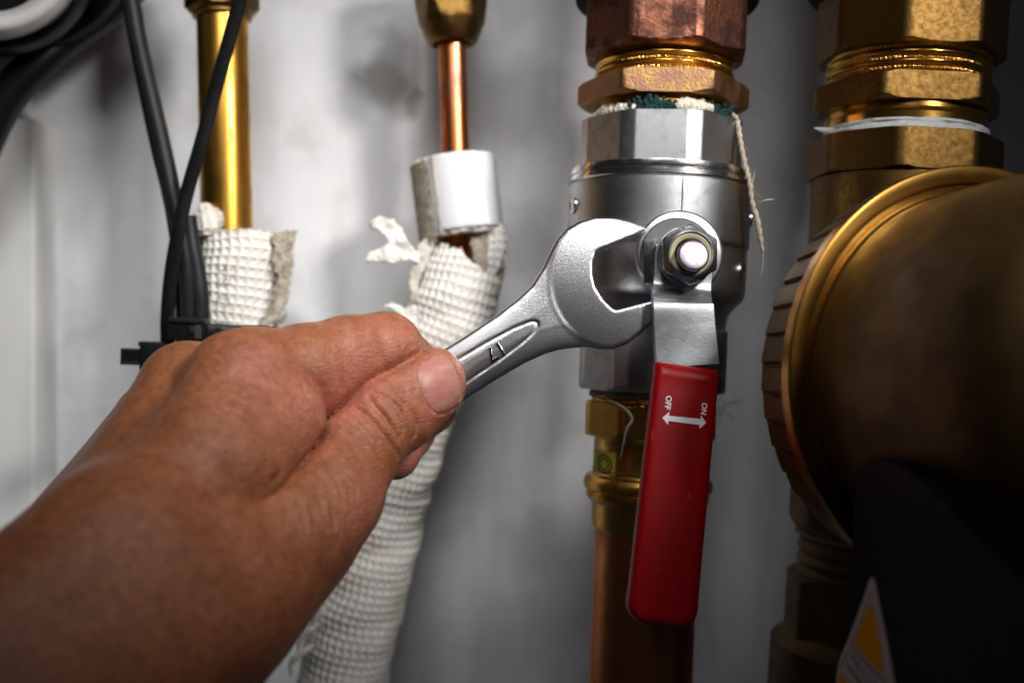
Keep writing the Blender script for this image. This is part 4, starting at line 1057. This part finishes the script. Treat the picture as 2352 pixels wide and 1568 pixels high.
# nail bed
na = np.array((.872, -.489)); nb = np.array((.40, .917)); nc_ = np.array((1008.5, 881.0)); LA, LB = 44.0, 65.0
def nail_px(r, t):
    ca, sa = math.cos(t), math.sin(t); e = 2.7
    k = (abs(ca) ** e + abs(sa) ** e) ** (-1 / e)
    return nc_ + na * (LA * k * ca * r) + nb * (LB * k * sa * r)
nb_pts = [tuple(nail_px(1.02, t)) for t in np.linspace(0, 2 * np.pi, 60)]
m, d, t = crease_dist(nb_pts)
disp[m] += -.24 * np.exp(-(d / .35) ** 2) + .16 * np.exp(-((d - .9) / .7) ** 2)
n_grid = [[nail_px(r, t) for t in np.linspace(0, 2 * np.pi, 64, endpoint=False)] for r in (.02, .2, .4, .6, .75, .86, .93, .975, 1.0, 1.01)]
nail_pts = np.array([[drop(*q) for q in row] for row in n_grid])
Vh = V + Nrm * disp[:, None]
# natural blood flush, plus painted light falloff darkening the forearm, as a colour attribute
pk = np.zeros(len(V))
for (q, r, s) in (((770, 915), 9, .8), ((830, 870), 11, .75), ((900, 790), 9, .55), ((690, 930), 10, .55), ((720, 960), 8, .6), ((1020, 880), 11, .75), ((970, 930), 8, .35), ((930, 800), 7, .5), ((930, 1060), 14, .9), ((800, 1320), 14, .4), ((620, 870), 11, .35), ((840, 1180), 8, .6)):
    c = drop(*q); pk = np.maximum(pk, s * np.exp(-(((V - c) ** 2).sum(1)) / r ** 2))
arm_shade = np.clip((-(V[:, 0]) - 62) / 50, 0, 1)
person = obj('person', Vh, Q, None, None, base=c2w(C(120, 1500, 205))[0], angle=None)
tag(person, 'bare hand and forearm with no sleeve gripping the chromed spanner between thumb and fingers', 'person')
at = person.data.color_attributes.new('flush', 'FLOAT_COLOR', 'POINT')
buf = np.stack([pk, arm_shade, np.zeros(len(V)), np.ones(len(V))], 1).astype(np.float32).ravel()
if len(person.data.vertices) * 4 == len(buf): at.data.foreach_set('color', buf)
def skin_extra(m, N, L, b, tc, cs):
    a = N.new('ShaderNodeAttribute'); a.attribute_name = 'flush'
    sp_ = N.new('ShaderNodeSeparateColor'); L.new(a.outputs['Color'], sp_.inputs[0])
    n1 = N.new('ShaderNodeTexNoise'); n1.inputs['Scale'].default_value = 90; n1.inputs['Detail'].default_value = 5
    L.new(tc.outputs['Object'], n1.inputs['Vector'])
    mu = N.new('ShaderNodeMath'); mu.operation = 'MULTIPLY_ADD'; mu.inputs[1].default_value = .5; mu.inputs[2].default_value = -.2
    L.new(n1.outputs[0], mu.inputs[0])
    ad = N.new('ShaderNodeMath'); ad.operation = 'ADD'; ad.use_clamp = True
    L.new(sp_.outputs[0], ad.inputs[0]); L.new(mu.outputs[0], ad.inputs[1])
    mx = N.new('ShaderNodeMix'); mx.data_type = 'RGBA'; mx.inputs[7].default_value = (.60, .225, .165, 1)
    L.new(cs, mx.inputs[6]); L.new(ad.outputs[0], mx.inputs[0])
    m2 = N.new('ShaderNodeMix'); m2.data_type = 'RGBA'; m2.inputs[7].default_value = (.22, .080, .030, 1)
    L.new(mx.outputs[2], m2.inputs[6]); L.new(sp_.outputs[1], m2.inputs[0])
    L.new(m2.outputs[2], b.inputs['Base Color'])
    # blotchy pigment: redder and paler flecks
    n3 = N.new('ShaderNodeTexNoise'); n3.inputs['Scale'].default_value = 420; n3.inputs['Detail'].default_value = 6; n3.inputs['Roughness'].default_value = .7
    L.new(tc.outputs['Object'], n3.inputs['Vector'])
    cr = N.new('ShaderNodeValToRGB'); cr.color_ramp.elements[0].position = .32; cr.color_ramp.elements[1].position = .70
    cr.color_ramp.elements[0].color = (.74, .66, .62, 1); cr.color_ramp.elements[1].color = (1.22, 1.18, 1.16, 1)
    L.new(n3.outputs[0], cr.inputs[0])
    m3 = N.new('ShaderNodeMix'); m3.data_type = 'RGBA'; m3.blend_type = 'MULTIPLY'; m3.inputs[0].default_value = 1.0
    L.new(m2.outputs[2], m3.inputs[6]); L.new(cr.outputs[0], m3.inputs[7]); L.new(m3.outputs[2], b.inputs['Base Color'])
    # skin relief: two crossing families of fine furrows plus pores
    hs = None
    for ang, sc_ in ((.6, (260, 260, 950)), (-.75, (300, 300, 1050)), (1.4, (420, 420, 900))):
        mp = N.new('ShaderNodeMapping'); mp.inputs['Rotation'].default_value = (0, ang, 0); mp.inputs['Scale'].default_value = sc_
        L.new(tc.outputs['Object'], mp.inputs[0])
        nn = N.new('ShaderNodeTexNoise'); nn.inputs['Scale'].default_value = 1.0; nn.inputs['Detail'].default_value = 3
        L.new(mp.outputs[0], nn.inputs['Vector'])
        ab = N.new('ShaderNodeMath'); ab.operation = 'SUBTRACT'; ab.inputs[1].default_value = .5; L.new(nn.outputs[0], ab.inputs[0])
        a2 = N.new('ShaderNodeMath'); a2.operation = 'ABSOLUTE'; L.new(ab.outputs[0], a2.inputs[0])
        a3 = N.new('ShaderNodeMath'); a3.operation = 'MINIMUM'; a3.inputs[1].default_value = .09; L.new(a2.outputs[0], a3.inputs[0])
        if hs is None: hs = a3.outputs[0]
        else:
            a4 = N.new('ShaderNodeMath'); a4.operation = 'ADD'; L.new(hs, a4.inputs[0]); L.new(a3.outputs[0], a4.inputs[1]); hs = a4.outputs[0]
    v1 = N.new('ShaderNodeTexVoronoi'); v1.inputs['Scale'].default_value = 1100; v1.feature = 'F1'
    L.new(tc.outputs['Object'], v1.inputs['Vector'])
    v2 = N.new('ShaderNodeMath'); v2.operation = 'MULTIPLY_ADD'; v2.inputs[1].default_value = .10
    L.new(v1.outputs['Distance'], v2.inputs[0]); L.new(hs, v2.inputs[2])
    bp = N.new('ShaderNodeBump'); bp.inputs['Strength'].default_value = .6; bp.inputs['Distance'].default_value = .0009
    L.new(v2.outputs[0], bp.inputs['Height']); L.new(bp.outputs[0], b.inputs['Normal'])
    b.inputs['Specular IOR Level'].default_value = .45
M['skin'] = mat('skin', (.40, .158, .072), 0, .42, (.31, .108, .044), 140, .4, .7, sss=.07, extra=skin_extra)
person.data.materials.append(M['skin'])
hN = grad(hand_f, nail_pts.reshape(-1, 3)); hN /= np.linalg.norm(hN, axis=1)[:, None]
NV = unit(hN.mean(0))
nr = np.array((.02, .2, .4, .6, .75, .86, .93, .975, 1.0, 1.01))
hgt = .42 * (1 - np.clip(nr, 0, 1) ** 5) - .02; hgt[-1] = -.5
tang = np.linspace(0, 2 * np.pi, 64, endpoint=False)
nz_h = hgt[:, None] + np.where(nr[:, None] > .9, 0.22 * np.clip(np.cos(tang)[None], 0, 1) * (nr[:, None] < 1.005), 0)
NVv = nail_pts.reshape(-1, 3) + hN * nz_h.reshape(-1, 1)
# smooth nail curvature: fit away the skin wrinkles
def nail_extra(m, N, L, b, tc, cs):
    pass
M['nail'] = mat('nail', (.56, .22, .18), 0, .40, (.62, .30, .25), 260, .42, .66, .35, 900, .00008, sss=.2)
_mp = M['nail'].node_tree.nodes.new('ShaderNodeMapping'); _mp.inputs['Rotation'].default_value = (0, .51, 0); _mp.inputs['Scale'].default_value = (.12, 1, 2.2)
_nt = M['nail'].node_tree; _nt.links.new(_nt.nodes['Texture Coordinate'].outputs['Object'], _mp.inputs[0])
for _n in _nt.nodes:
    if _n.type == 'TEX_NOISE': _nt.links.new(_mp.outputs[0], _n.inputs['Vector'])
nail = obj('thumbnail', NVv, grid_faces(len(nr), 64), M['nail'], person, angle=None)
rim = [nail_pts[-3, j] + hN.reshape(len(nr), 64, 3)[-3, j] * .28 for j in list(range(-11, 12))]
Vt, Ft = tube(rim, [.05] + [.2] * 21 + [.05], 50, 8, flat=.6)
M['nail_rim'] = mat('nail_rim', (.52, .36, .26), 0, .4)
obj('nail_edge', Vt, Ft, M['nail_rim'], person, angle=None)
# a few fine hairs on the edge of the finger and wrist
mb = MB(); M['hair'] = mat('hair', (.12, .07, .04), 0, .5)
for i in range(24):
    pass
    t = rr_.random()
    if i < 16: px, py = 640 + 150 * t, 772 - 45 * t + rr_.uniform(4, 40)
    elif i < 17: px, py = 60 + 240 * t, 1165 - 280 * t + rr_.uniform(30, 70)
    else: px, py = 420 + 300 * t, 860 + rr_.uniform(-20, 160)
    c = drop(px, py)
    if c[2] > 320: continue
    n_ = grad(hand_f, c[None])[0]; dr = unit(n_ * .5 + np.array((.5, .6, 0)) + np.array((rr_.gauss(0, .3), rr_.gauss(0, .3), rr_.gauss(0, .2)))); l = rr_.uniform(2.2, 4.5)
    mb.add(*tube([c - n_ * .2, c + dr * l * .5 + n_ * .3, c + dr * l + np.array((.3, -.25, 0)) * l], [.022, .018, .006], 8, 4))
hr_o = obj('hair', mb.v, mb.f, M['hair'], person, angle=None); hr_o['kind'] = 'stuff'
